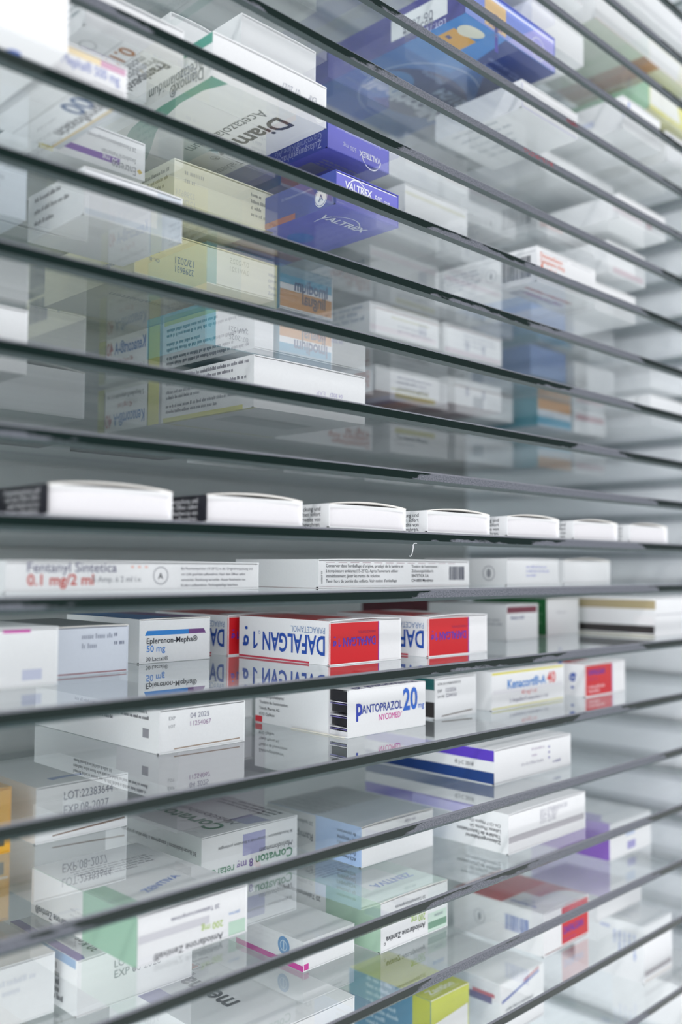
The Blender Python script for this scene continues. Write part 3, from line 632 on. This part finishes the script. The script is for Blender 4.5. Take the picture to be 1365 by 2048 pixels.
# ================================================================= upper half
# ---- shelf 10 --------------------------------------------------------------------------------
YEL = (.66,.64,.18)
c = Carton(10, 279.7, 337, 74.5, 24.6, 74, 'bright white carton with dense side text and a yellow green lower rim, centre left', WHITE, bow=.2, gap=.3)
c.F.text(58, 13.2, '04 2027', 9, (.45,.42,.62), rot=180); c.F.text(58, 9.2, '5V20001', 9, (.45,.42,.62), rot=180); c.F.text(46, 13.2, 'EXP', 6, (.6,.58,.7), rot=180); c.F.text(46, 9.2, 'LOT', 6, (.6,.58,.7), rot=180)
L = c.L; L.rect(0, 0, 66, 2.2, YEL); L.rect(0, 0, 1.4, 24.5, (.80,.81,.82))
for q in range(3): L.para(4, 21.5 - 7.2*q, 66, 2, 2.8, (.22,.22,.26), size=1.25)
c.B.rect(0, 0, 2.2, 74, YEL); c.B.rect(0, 0, 74.5, 2, YEL); c.B.rect(10, 30, 60, 50, (.52,.55,.56)); c.done()
c = Carton(10, 279.7, 413.5, 74.5, 24.6, 60, 'yellow rimmed carton with inverted blue name on its side, behind the bright white one', WHITE)
L = c.L; L.rect(50, 0, 60, 24.5, YEL); L.rect(49.2, 0, 50, 24.5, (.05,.05,.05)); L.rect(0, 0, 7, 24.5, (.36,.38,.12)); L.rect(7, 0, 7.8, 24.5, (.05,.05,.05)); L.rect(7, 22.5, 50, 24.5, (.62,.64,.60))
L.text(47, 9.5, 'Kenacort®-A', 30.5, (.02,.16,.50), rot=180, bold=.03, tall=1.7); L.text(15, 9.5, '40', 6.5, (.42,.02,.03), rot=180, bold=.02, tall=1.6); L.text(35, 15.0, '40 mg/1 ml', 14, (.40,.03,.03), rot=180, tall=1.3); L.text(46, 20.2, '5 Ampullen/5 ampoules à 1 ml', 36, INK, rot=180, tall=1.3); c.done()
c = Carton(10, 176, 428, 69.3, 23.6, 44, 'pale carton with a bowed open top flap at the left edge, above eye level', WHITE, bow=2.2, recess=1.2, gap=1.2); c.done()
Carton(10, 100, 344, 72, 25, 60, 'strongly blurred white carton at the left edge halfway up', WHITE).done()
c = Carton(10, 358.0, 412, 82, 16.5, 60, 'pale carton with inverted orange red lettering, right below the bright white one', WHITE, bow=.2)
F = c.F; OR = (.50,.10,.05); F.text(79, 5.0, 'Dexamethason', 33, OR, rot=180, bold=.02); F.text(79, 8.6, 'Galepharm Amp', 36, OR, rot=180, bold=.02); F.text(79, 12.2, '4 mg/1 ml', 21, OR, rot=180, bold=.02); c.done()
c = Carton(10, 450, 406, 59, 18.5, 52, 'grey white carton with a yellow strip, right of the orange lettered one', WHITE); c.F.rect(5, 13.0, 45, 16.4, (.55,.52,.20)); c.F.text(6, 9, 'Torasemid Mepha', 32, (.1,.1,.12), bold=.02); c.F.para(6, 5.6, 24, 1, 2, GREY); c.done()
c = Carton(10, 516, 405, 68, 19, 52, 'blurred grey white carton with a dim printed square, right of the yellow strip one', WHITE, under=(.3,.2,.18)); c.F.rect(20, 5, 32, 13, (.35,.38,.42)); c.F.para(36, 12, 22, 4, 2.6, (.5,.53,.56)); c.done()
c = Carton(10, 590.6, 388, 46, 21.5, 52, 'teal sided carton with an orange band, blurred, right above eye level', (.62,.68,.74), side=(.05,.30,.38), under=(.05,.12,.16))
c.F.rect(0, 0, 46, 8.6, (.60,.28,.06)); c.F.rect(0, 14, 46, 20, (.08,.34,.50)); c.F.rect(22, 8.6, 46, 14, (.70,.74,.78)); c.done()
c = Carton(10, 650, 394, 48, 20, 44, 'blurred white carton with a dull pink stripe, far right above eye level', WHITE); c.F.rect(4, 4.6, 46, 9, (.55,.32,.35)); c.done()
# ---- shelf 9 ---------------------------------------------------------------------------------
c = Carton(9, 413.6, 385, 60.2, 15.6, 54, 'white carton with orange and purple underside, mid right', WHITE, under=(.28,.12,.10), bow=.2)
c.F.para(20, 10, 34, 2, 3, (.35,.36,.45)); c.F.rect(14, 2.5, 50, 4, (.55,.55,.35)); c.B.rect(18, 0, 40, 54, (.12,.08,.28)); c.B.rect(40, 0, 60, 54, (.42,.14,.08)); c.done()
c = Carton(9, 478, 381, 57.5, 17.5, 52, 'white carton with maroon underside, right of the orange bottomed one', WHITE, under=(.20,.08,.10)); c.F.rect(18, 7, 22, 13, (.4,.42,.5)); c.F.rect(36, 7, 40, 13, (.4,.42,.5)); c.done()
c = Carton(9, 651.4, 331, 56, 22.6, 52, 'bright white carton at the right edge, mid height', WHITE, bow=.4); c.done()
IB = (.06,.36,.56)
c = Carton(9, 317.5, 363, 38.2, 23.4, 60, 'light blue and orange carton with inverted lettering, behind the yellow carton', WHITE, side=(.08,.30,.42), under=(.10,.25,.34), bow=.1)
F = c.F; F.rect(0, 12.8, 37.6, 21.8, (.62,.27,.05)); F.rect(0, 0, 37.6, 5, (.25,.40,.50)); F.rect(0, 5, 37.6, 9.5, IB); F.text(34.5, 12.0, 'Imodium', 24, (.02,.05,.20), rot=180, bold=.05, tall=1.3); F.text(33, 18.4, 'lingual', 17, (.10,.05,.08), rot=180, bold=.04, tall=1.3); c.done()
c = Carton(9, 271.4, 363, 42.5, 20.5, 50, 'white carton with a teal side and faint date stamp, under the yellow carton', WHITE, side=(.03,.28,.36), under=(.04,.20,.25), bow=.2)
c.F.rect(-.3, 0, 6, 20, (.05,.36,.46)); c.F.text(26, 11.5, '2AV1221', 12, GREY, rot=180); c.F.text(26, 7.6, '07-2025', 12, GREY, rot=180); c.done()
# ---- shelf 8 ---------------------------------------------------------------------------------
c = Carton(8, 240.8, 378, 88.1, 23.2, 86, 'large pale yellow carton with date stamp and address print, left centre', (.82,.77,.42), side=(.80,.78,.56), under=(.80,.79,.60), bow=.15, gap=.3)
F = c.F; F.rect(64, 0, 87.4, 22.4, (.84,.82,.60)); F.rect(42, 0, 64, 22.4, (.74,.76,.58))
F.text(34, 13.0, '12/2021', 11, GREY, rot=180, tall=1.3); F.text(34, 8.4, '2298631', 11, GREY, rot=180, tall=1.3); F.text(14, 14.0, 'EXP', 4, GREY, rot=180); F.text(14, 9.4, 'Ch.-B.', 6, GREY, rot=180)
for r, tx in enumerate(('Zulassungsinhaberin /', "Titulaire de l'autorisation:", 'OM Pharma Suisse SA,', 'Villars-sur-Glâne')): F.text(82, 16.5 - 3.3 * (3 - r) + 0, tx, (22, 25, 21, 16)[r], (.25,.26,.28))
L = c.L; L.ring(86 - 10, 12, 6.2, .4, GREY); L.disc(86 - 10, 12, 1.6, (.2,.2,.22), 3.2); L.text(58, 7, 'dragées 50', 18, (.12,.16,.3)); 
for q in range(3): c.B.text(80, 82 - 16*q, 'Jarsin 300 Filmtabletten', 70, (.1,.1,.12), rot=180)
c.done()
c = Carton(8, 269.0, 470, 44, 24, 70, 'pale yellow carton with a barcode and black name, behind at the left', (.80,.78,.54))
c.L.text(38, 13, 'Jarsin', 27, (.05,.06,.06), tall=1.3, bold=.02); c.L.bars(4, 8, 26, 22, (.06,.1,.16)); c.done()
c = Carton(8, 186.3, 329, 46.5, 19.2, 46, 'white flat carton with a bright front label above the yellow one, left', WHITE, flap=(.66,.71,.77), bow=.3); c.F.rect(0, 3, 34, 18.4, (.86,.87,.90))
for q in range(3): c.L.para(6 , 15 - 5*q, 36, 1, 2.6, (.2,.2,.22), size=1.4)
c.done()
c = Carton(8, 128.0, 352, 46, 22, 52, 'blurred grey blue carton at the left frame edge, upper half', (.62,.68,.74)); c.F.para(24, 14, 16, 2, 3.4, (.4,.45,.5), size=1.6); c.done()
c = Carton(8, 398.6, 376, 63.1, 18.4, 56, 'white carton with striped text side, centre right, two shelves above the open flap row', WHITE); c.L.para(4, 15, 48, 4, 3.6, (.3,.36,.46), size=1.8); c.F.rect(1, 2.4, 61, 5.6, (.78,.70,.74)); c.F.rect(44, 6, 52, 13, (.6,.62,.68)); c.done()
c = Carton(8, 470, 378, 62.5, 19.5, 56, 'blurred white carton with a faint purple lower edge, right of the striped side one', WHITE); c.F.rect(1, 1.2, 61, 4.4, (.60,.48,.54)); c.F.para(20, 14, 34, 3, 3, (.5,.52,.58)); c.done()
c = Carton(8, 567, 378, 46, 22, 52, 'blurred blue carton at the right, upper middle', (.14,.24,.52), under=(.15,.22,.36)); c.F.rect(0, 0, 45, 8, (.20,.32,.62)); c.done()
Carton(8, 628, 380, 60, 20, 52, 'blurred white carton right of the blue one, upper middle', WHITE).done()
# ---- shelf 7 ---------------------------------------------------------------------------------
c = Carton(7, 178.9, 351.5, 49.5, 16.6, 58, 'white carton with yellow and purple bands on its end, upper left', WHITE, bow=.25)
F = c.F; F.rect(-.3, -.3, 5.8, 15.8, (.68,.60,.10)); F.rect(0, 3.2, 37, 6.0, (.22,.09,.42)); F.text(36, 5.5, '50 mg', 7.5, (.85,.84,.88), rot=180, bold=.02)
F.text(45, 4.6, 'Entresto', 12, (.28,.29,.31), rot=180, tall=1.5); F.text(45, 8.2, 'Sacubitril/Valsartan', 17, (.32,.33,.35), rot=180, tall=1.3); F.text(45, 13.2, '28 Filmtabletten/comprimés pelliculés', 32, (.32,.33,.35), rot=180, tall=1.3)
F.poly([(45.6, 3.4), (47, 2.2), (48.4, 3.4), (47, 4.6)], (.66,.48,.08)); c.done()
c = Carton(7, 249.8, 360, 60.9, 19.8, 62, 'cream carton with small side text, between the purple banded and the blue ones', (.80,.79,.62), bow=.2)
for r in range(4): c.F.para(46, 15 - 3.3*r, 13, 1, 3, (.25,.25,.22), size=1.2)
c.F.para(6, 14, 12, 2, 4, (.5,.5,.45)); 
c.L.para(30, 15, 28, 4, 3.4, (.3,.3,.2), size=1.3); c.done()
c = Carton(7, 156.0, 299, 30.0, 15.0, 50, 'white carton with blue strength print and an underside numbered 500, upper left', WHITE, bow=.2)
F = c.F; F.rect(0, 11.6, 19, 14.0, (.80,.68,.45)); F.rect(19, 11.6, 29.3, 14.0, (.62,.38,.50)); F.text(.8, 7.4, 'n-Mepha® 500 mg', 26, (.20,.25,.55), tall=1.5); F.rect(1, 3.9, 16, 4.3, (.4,.4,.42)); F.rect(16, 4.6, 29, 4.9, (.3,.3,.32))
B = c.B; B.text(12, 51, '500', 19, (.04,.10,.26), rot=-90, bold=.03); B.text(21, 50, 'Ciprofloxacin', 38, (.08,.08,.09), rot=-90, bold=.02); B.rect(26.4, 0, 27.6, 50, (.66,.50,.22)); B.rect(27.6, 0, 30, 50, (.5,.53,.56)); B.rect(10, 0, 10.3, 50, (.3,.3,.3)); c.done()

def blue(k, x, y, label, inv):
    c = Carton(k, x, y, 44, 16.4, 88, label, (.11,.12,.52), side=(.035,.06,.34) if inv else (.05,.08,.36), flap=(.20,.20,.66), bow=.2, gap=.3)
    F = c.F; WH = (.85,.86,.92)
    if inv:
        F.text(38, 5.8, 'VALTREX', 16, WH, rot=180, bold=.05, tall=1.1, shear=-.1); F.text(20, 5.8, '500 mg', 9, (.7,.72,.85), rot=180); F.ring(31, 5.2, 7.2, .55, WH, 24, 180, 350); F.text(38, 12.4, '10 Filmtabletten/comprimés', 26, (.55,.57,.75), rot=180)
        B = c.B; B.para(8, 76, 30, 3, 2.6, (.3,.33,.36)); B.rect(6, 60, 18, 70, (.25,.27,.28)); B.para(22, 68, 20, 4, 2.8, (.25,.27,.3))
        c.L.text(84, 5, 'Zulassungsinhaber', 34, (.5,.54,.75), rot=180, tall=1.2); c.L.text(84, 8.6, 'GlaxoSmithKline AG', 34, (.35,.4,.68), rot=180, tall=1.2); c.L.para(50, 12, 30, 2, 2.8, (.4,.44,.68))
    else:
        F.text(6.4, 9.4, 'VALTREX', 18.5, WH, bold=.05, tall=1.15, shear=.1); F.text(27, 8.6, '500 mg', 10.5, WH, tall=1.3); F.ring(14.5, 8.6, 6.8, .5, WH, 24, 15, 165); F.text(6.4, 2.8, '10 Filmtabletten', 18, (.55,.57,.8)); F.text(1.0, 1.2, 'comprimés', 5, (.5,.52,.75)); F.rect(0, 15.2, 43, 15.7, WH)
        c.L.disc(78, 5.6, 4.3, (.80,.84,.88), 4.6); c.L.ring(78, 5.6, 4.0, .3, (.1,.14,.4)); c.L.text(76.4, 3.8, 'A', 3.4, (.06,.1,.3), bold=.02); c.L.text(50, 11, '10 Filmtabletten/comprimés', 22, (.45,.5,.72)); c.L.rect(0, 0, 60, 3, (.40,.12,.10))
        B = c.B; B.text(6, 70, 'VALTREX', 30, (.70,.74,.84), rot=0, bold=.04); B.ring(20, 68, 12, .6, (.65,.7,.82), 24, 20, 200); B.rect(0, 10, 44, 26, (.25,.07,.08)); B.disc(20, 42, 7, (.02,.14,.5)); B.rect(38, 26, 44, 88, (.10,.12,.48))
    return c.done()
blue(7, 305.1, 309.8, 'royal blue carton with upright white lettering under a white arc, centre', False)
blue(6, 310.3, 321.0, 'royal blue carton with inverted white lettering and pale underside, above the upright one', True)

c = Carton(7, 471.3, 309.5, 66.3, 21.2, 77, 'white carton with orange lettering and a barcode on its side, right', WHITE, bow=.25, gap=.25)
F, L, B = c.F, c.L, c.B; OR2 = (.75,.20,.10)
F.text(4, 15.6, 'Dexamethason', 24, OR2); F.text(4, 12.2, 'Galepharm Amp.', 27, OR2); F.text(4, 7.6, '4', 3, OR2, bold=.04, tall=1.2); F.text(9, 7.8, 'mg/1ml', 12, OR2); F.rect(4, 18.8, 34, 19.1, (.4,.42,.45)); F.rect(38, 18.8, 62, 19.1, (.4,.42,.45))
L.bars(52, 3.4, 73, 16.4, (.06,.07,.09)); L.ring(44, 9.5, 4.0, .3, GREY); L.disc(44, 9.5, .9, GREY, 2.0); L.para(4, 15, 32, 5, 2.4, (.3,.34,.4), size=1.2); L.rect(0, 18.2, 76, 18.5, (.35,.37,.4))
B.text(56, 66, 'Dexamethason Galepharm', 50, (.55,.14,.10), rot=180, bold=.02); B.text(56, 60, '4 mg/1 ml Injektion', 42, (.42,.14,.32), rot=180, bold=.02); B.rect(20, 0, 50, 50, (.55,.64,.80)); B.para(8, 58, 44, 3, 3.6, (.4,.42,.5), size=1.8); c.done()
c = Carton(7, 549, 317, 55, 18.6, 60, 'plain white carton right of the barcode sided one', WHITE); c.F.rect(18, 4, 22, 12, (.74,.76,.80)); c.done()
# ---- shelf 6 ---------------------------------------------------------------------------------
c = Carton(7, 84.0, 281, 68, 24, 62, 'blurred white carton with blue print underneath in the upper left corner', WHITE); c.B.disc(60, 44, 2.0, (.08,.16,.50), 3); c.B.disc(57, 46, 1.6, (.08,.16,.50), 2.4); c.B.disc(55, 50, 2.6, (.12,.2,.55), 2); c.F.para(10, 12, 40, 2, 4, (.7,.7,.76), size=2); c.done()
c = Carton(6, 175.0, 311, 44.5, 15.8, 66, 'white carton with an underside naming 0.125, upper left beside the green swoosh one', WHITE, bow=.2)
B = c.B; B.text(18, 63, '0.125', 21, (.46,.18,.05), rot=-90, bold=.03); B.text(35, 64, 'Pramipexol-Mepha', 48, (.08,.09,.10), rot=-90, bold=.035, tall=1.1); B.text(30.5, 64, 'Pramipexoli dihydro-', 46, (.25,.27,.29), rot=-90, tall=1.1); B.text(26.5, 62, 'monohydricum', 34, (.25,.27,.29), rot=-90, tall=1.1)
B.rect(25.2, 4, 25.5, 66, (.35,.37,.38)); B.rect(16, 4, 16.3, 66, (.35,.37,.38)); B.ring(8, 54, 3.4, .4, (.4,.42,.43)); c.L.para(36, 12, 28, 4, 2.8, (.3,.36,.38), size=1.4); c.F.rect(8, 14.6, 36, 15.0, (.4,.43,.45)); c.done()
GS = (.10,.34,.27)
c = Carton(6, 231.1, 307.3, 65.2, 19.2, 120, 'large white carton with green swoosh and big dark name underneath', WHITE, bow=.5, gap=.3)
F, L, B = c.F, c.L, c.B

F.text(49, 12, '07 2027', 11, (.45,.47,.52), rot=180, tall=1.4); F.text(49, 8, '87558', 9, (.45,.47,.52), rot=180, tall=1.4); F.text(59, 12, 'EXP', 5, (.45,.47,.52), rot=180, tall=1.4); F.text(59, 8, 'LOT', 5, (.45,.47,.52), rot=180, tall=1.4)
L.poly([(120, 19), (120, 14.4), (100, 14.9), (60, 15.4), (0, 14.8), (0, 19)], GS)
L.text(114, 6.2, 'Diamox®', 24, (.20,.23,.26), rot=180, tall=1.2, bold=.015); L.text(114, 10.6, 'Acetazolamidum', 40, (.26,.29,.32), rot=180, tall=1.3)
so = [(0, 120), (0, 100), (0, 85), (.6, 70), (2.5, 56), (8, 40), (16, 22), (25, 0)]; si = [(8.5, 119.6), (4.6, 108), (4.2, 92), (7, 76), (13, 60), (21, 44), (30, 24), (38, 0)]
for q in range(7): B.poly([so[q], so[q+1], si[q+1], si[q]], GS)
DK = (.05,.055,.06); D2 = (.14,.16,.18)
B.text(42, 112, 'Diamox', 50, DK, rot=-90, bold=.035); B.ring(49, 58, 2.3, .3, DK, 20); B.text(48, 59, 'R', 2.2, DK, rot=-90); B.text(32, 112, 'Acetazolamidum', 56, D2, rot=-90, tall=1.1); B.text(58, 72, '25 Tabletten', 32, D2, rot=-90, tall=1.1)
c.done()
c = Carton(6, 406.6, 356, 58.6, 21, 60, 'pale whitish carton right of the royal blue ones, upper middle', WHITE); c.F.rect(0, 15, 57, 17, (.72,.72,.62)); c.done()
c = Carton(6, 577.6, 323, 52.7, 22.4, 56, 'blurred white carton with a pink lower stripe at the right', WHITE); c.F.rect(8, 2, 50, 6, (.72,.55,.60)); c.done()
# ---- shelf 5 ---------------------------------------------------------------------------------
c = Carton(5, 236.8, 346, 23, 14.4, 56, 'small white carton peeping out above the green swoosh one', WHITE, bow=.6, recess=.8, gap=.6); c.L.ring(50, 6, 3.2, .4, GREY); c.done()
c = Carton(5, 261.0, 326, 46, 16, 70, 'bluish white carton with lines of text underneath, top centre', WHITE, under=(.50,.58,.63))
for q in range(7): c.B.para(6 + 5*q, 20, 46, 1, 3, (.25,.33,.42), rot=90, size=1.8)
c.done()
c = Carton(5, 568.0, 309, 66, 16.6, 56, 'blurred white carton with a pinkish mark, right side, upper part', WHITE); c.F.rect(38, 3, 46, 9, (.62,.45,.48)); c.done()
Carton(5, 392.0, 372, 96, 17, 110, 'pale set back carton seen from below, above the plain whitish one').done()
Carton(5, 500.0, 385, 60, 15, 100, 'pale set back carton seen from below, left of the pink marked one').done()
Carton(6, 490.0, 380, 76, 17, 100, 'pale set back carton seen from below, behind the barcode sided one').done()
# ---- shelf 4 ---------------------------------------------------------------------------------
c = Carton(4, 449.9, 305, 60.4, 16.4, 64, 'white carton with a lilac lower rim, below the big blue one', WHITE); c.F.rect(0, 0, 59.6, 1.4, (.52,.52,.74)); c.F.rect(0, 0, 1.4, 15, (.52,.52,.74))
for q in range(5): c.B.para(6 + 9*q, 10, 46, 1, 3, (.42,.46,.5), rot=90, size=2)
c.done()
Carton(4, 530.0, 345, 96, 15, 120, 'long pale carton seen from below, right of the lilac rimmed one').done()
Carton(3, 498.0, 340, 66, 15, 120, 'pale carton seen from below, right of the big blue one').done()
# ---- shelf 3 ---------------------------------------------------------------------------------
NB = (.03,.05,.30)
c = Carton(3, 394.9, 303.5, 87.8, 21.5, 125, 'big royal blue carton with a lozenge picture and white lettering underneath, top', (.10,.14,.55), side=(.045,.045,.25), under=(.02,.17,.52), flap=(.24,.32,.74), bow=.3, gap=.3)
F, L, B = c.F, c.L, c.B
F.rect(18, 2, 38, 18, (.72,.52,.28)); F.text(34, 6, 'STARK', 13, (.2,.1,.3), rot=180, bold=.03); F.text(30, 10, '1', 3, (.08,.08,.3), rot=180, bold=.06, tall=1.6); F.poly([(38, 0), (87, 0), (87, 20.6), (70, 20.6)], (.42,.42,.80)); F.rect(0, 18.2, 87, 19.4, (.75,.78,.92)); F.ring(70, 8, 7, .6, (.8,.82,.95), 24)
L.rect(72, 4.6, 113, 17, (.74,.78,.80)); L.text(103, 11.4, '06 2025', 22, (.18,.2,.26), rot=180, tall=1.25); L.text(103, 7.2, '663800L', 22, (.18,.2,.26), rot=180, tall=1.25); L.text(112, 2.6, 'LOT. / EXP.', 20, (.55,.58,.78), rot=180, bold=.03)
B.poly([(0, 80), (0, 125), (37, 125), (43, 100), (43, 80)], (.03,.24,.62))
B.poly([(37, 125), (88, 125), (88, 62), (60, 93), (43, 100)], (.006,.035,.22)); B.disc(50, 50, 36, (.012,.04,.20), 26, 40); B.ring(50, 50, 38, .9, (.5,.62,.8), 48, 60, 300)
B.disc(27, 44, 15, (.06,.25,.58), 18, 30); B.disc(25, 45, 7, (.30,.50,.76), 8, 24)
B.rect(7, 96, 27, 112, (.68,.36,.04)); B.text(24, 99.5, 'FORT', 8, (.08,.06,.2), rot=180, bold=.03); B.rect(10, 103, 14, 105.5, (.05,.06,.22))
B.text(83, 47, 'Nicotinell', 66, (.80,.86,.92), rot=180, bold=.07, tall=1.3); B.text(80, 66, '21/24', 26, (.46,.60,.78), rot=180, bold=.04, tall=1.1); B.text(50, 72, 'Menthe', 20, (.25,.35,.62), rot=180, bold=.03)
B.text(84, 108, 'Zum Kauen oder Lutschen', 38, (.30,.38,.68), rot=180, tall=1.2); B.para(84, 102, 36, 2, 3, (.30,.38,.68), rot=180, size=1.5)
loz = MB(); Rz = (.74,.74,.62); mt = board(Rz); ns, nr = 26, 6
def lz(u, a): return (math.cos(a) * u, math.sin(a) * u)
pts = []
for j in range(nr + 1):
    r_ = math.sin(math.pi / 2 * j / nr); hz_ = math.cos(math.pi / 2 * j / nr)
    pts.append([((15 + 7.5 * r_ * math.cos(2*math.pi*i/ns) + 3.5 * r_ * max(0, math.cos(2*math.pi*i/ns))) * MM, (9.5 + 5.0 * r_ * math.sin(2*math.pi*i/ns) - 2.2 * r_ * max(0, math.cos(2*math.pi*i/ns))) * MM, (-.16 - .03 * hz_) * MM) for i in range(ns)])
for j in range(nr):
    for i in range(ns): loz.face([pts[j][i], pts[j][(i+1) % ns], pts[j+1][(i+1) % ns], pts[j+1][i]], mt)
c.parts.append(('lozenge_picture', loz)); c.done()
c = Carton(3, 575.6, 309.5, 53.5, 22.6, 62, 'white carton with a small blue mark on its corner, upper right', WHITE, bow=.5); c.F.rect(8, 13, 10, 21, (.14,.24,.62)); c.F.rect(0, 8, 2, 12, (.4,.45,.7)); c.L.rect(30, 8, 40, 12, (.6,.64,.8)); c.done()
c = Carton(3, 645, 313, 54, 22.6, 62, 'second white carton with a blue mark, cut by the right frame edge', WHITE); c.F.rect(8, 15, 10, 21, (.14,.24,.62)); c.done()
# ---- shelf 2 ---------------------------------------------------------------------------------
c = Carton(2, 622, 314, 66, 20.5, 72, 'yellow and white carton with green side and pale yellow underside, upper right', (.80,.78,.20), side=(.30,.56,.36), under=(.66,.66,.38), flap=(.80,.76,.10)); c.F.poly([(2, 4), (50, 4), (44, 19), (2, 19)], (.86,.87,.80)); c.B.rect(0, 40, 66, 48, (.40,.52,.40)); c.done()
c = Carton(2, 480, 318, 60, 20, 72, 'pinkish grey carton with pale underside right of the big blue one, top', WHITE); c.done()
c = Carton(1, 545, 312, 140, 20, 72, 'long carton with a brownish red underside in the upper right corner', WHITE, under=(.42,.22,.20)); c.B.rect(0, 0, 66, 72, (.60,.64,.58)); c.B.rect(90, 0, 140, 72, (.66,.70,.72)); c.done()
c = Carton(1, 440, 312, 90, 20, 72, 'pale green grey carton above the big blue one, top right of centre', WHITE); c.done()
c = Carton(0, 560, 312, 120, 20, 72, 'pale carton highest of all in the upper right corner', WHITE); c.done()

# ------------------------------------------------------------------ small things
def tube(name, pts, r, mat, parent=None):
    mb = MB(); n = 8
    rings = []
    for i, p in enumerate(pts):
        p = Vector(p); q = Vector(pts[min(i+1, len(pts)-1)]) - Vector(pts[max(i-1, 0)]); q.normalize()
        a = q.orthogonal().normalized(); b2 = q.cross(a)
        rings.append([p + (a * math.cos(2*math.pi*j/n) + b2 * math.sin(2*math.pi*j/n)) * r for j in range(n)])
    for i in range(len(rings) - 1):
        for j in range(n): mb.face([rings[i][j], rings[i][(j+1) % n], rings[i+1][(j+1) % n], rings[i+1][j]], mat)
    return mb.build(name, parent, smooth=True)
x0, z0 = 340.0, ZS[12] - TH/2 + .3
P2 = [(2.2, 0), (1.2, .1), (.2, -.1), (-.4, -.8), (-.3, -1.8), (-.5, -3.0), (-.9, -4.2), (-1.3, -5.2), (-1.9, -5.9), (-2.6, -6.1), (-3.0, -5.8)]
pts = [((x0 + a) * MM, (YF - .25) * MM, EYE + (z0 + b) * MM) for a, b in P2]
tag(tube('thread', pts, .16 * MM, pmat((.85,.86,.88), .6, 0)), 'curly white thread hanging from the eye level glass edge', 'thread')
def smear(xa, xb, k, label, col, seed):
    rr = random.Random(seed); mb = MB(); m = pmat(col, .5, 0)
    for i in range(60):
        u = rr.uniform(0, 1); x = xa + (xb - xa) * u; w_ = rr.uniform(.3, 2.2); a = rr.uniform(-1.2, .9); b_ = a + rr.uniform(.2, .8)
        mb.face([(x*MM, (YF-.02-.0005*i)*MM, a*MM), ((x+w_)*MM, (YF-.02-.0005*i)*MM, (a+.1)*MM), ((x+w_)*MM, (YF-.02-.0005*i)*MM, b_*MM), (x*MM, (YF-.02-.0005*i)*MM, (b_-.1)*MM)], m)
    o = mb.build('ink_smear', loc=(0, 0, EYE + (ZS[k] + .3) * MM)); tag(o, label, 'smear')
smear(432, 462, 5, 'red smear on the front edge of a glass shelf, right of centre, upper half', (.30,.05,.06), 4)
smear(476, 488, 4, 'short dark red smear on a glass edge, above and right of the longer one', (.16,.03,.04), 9)
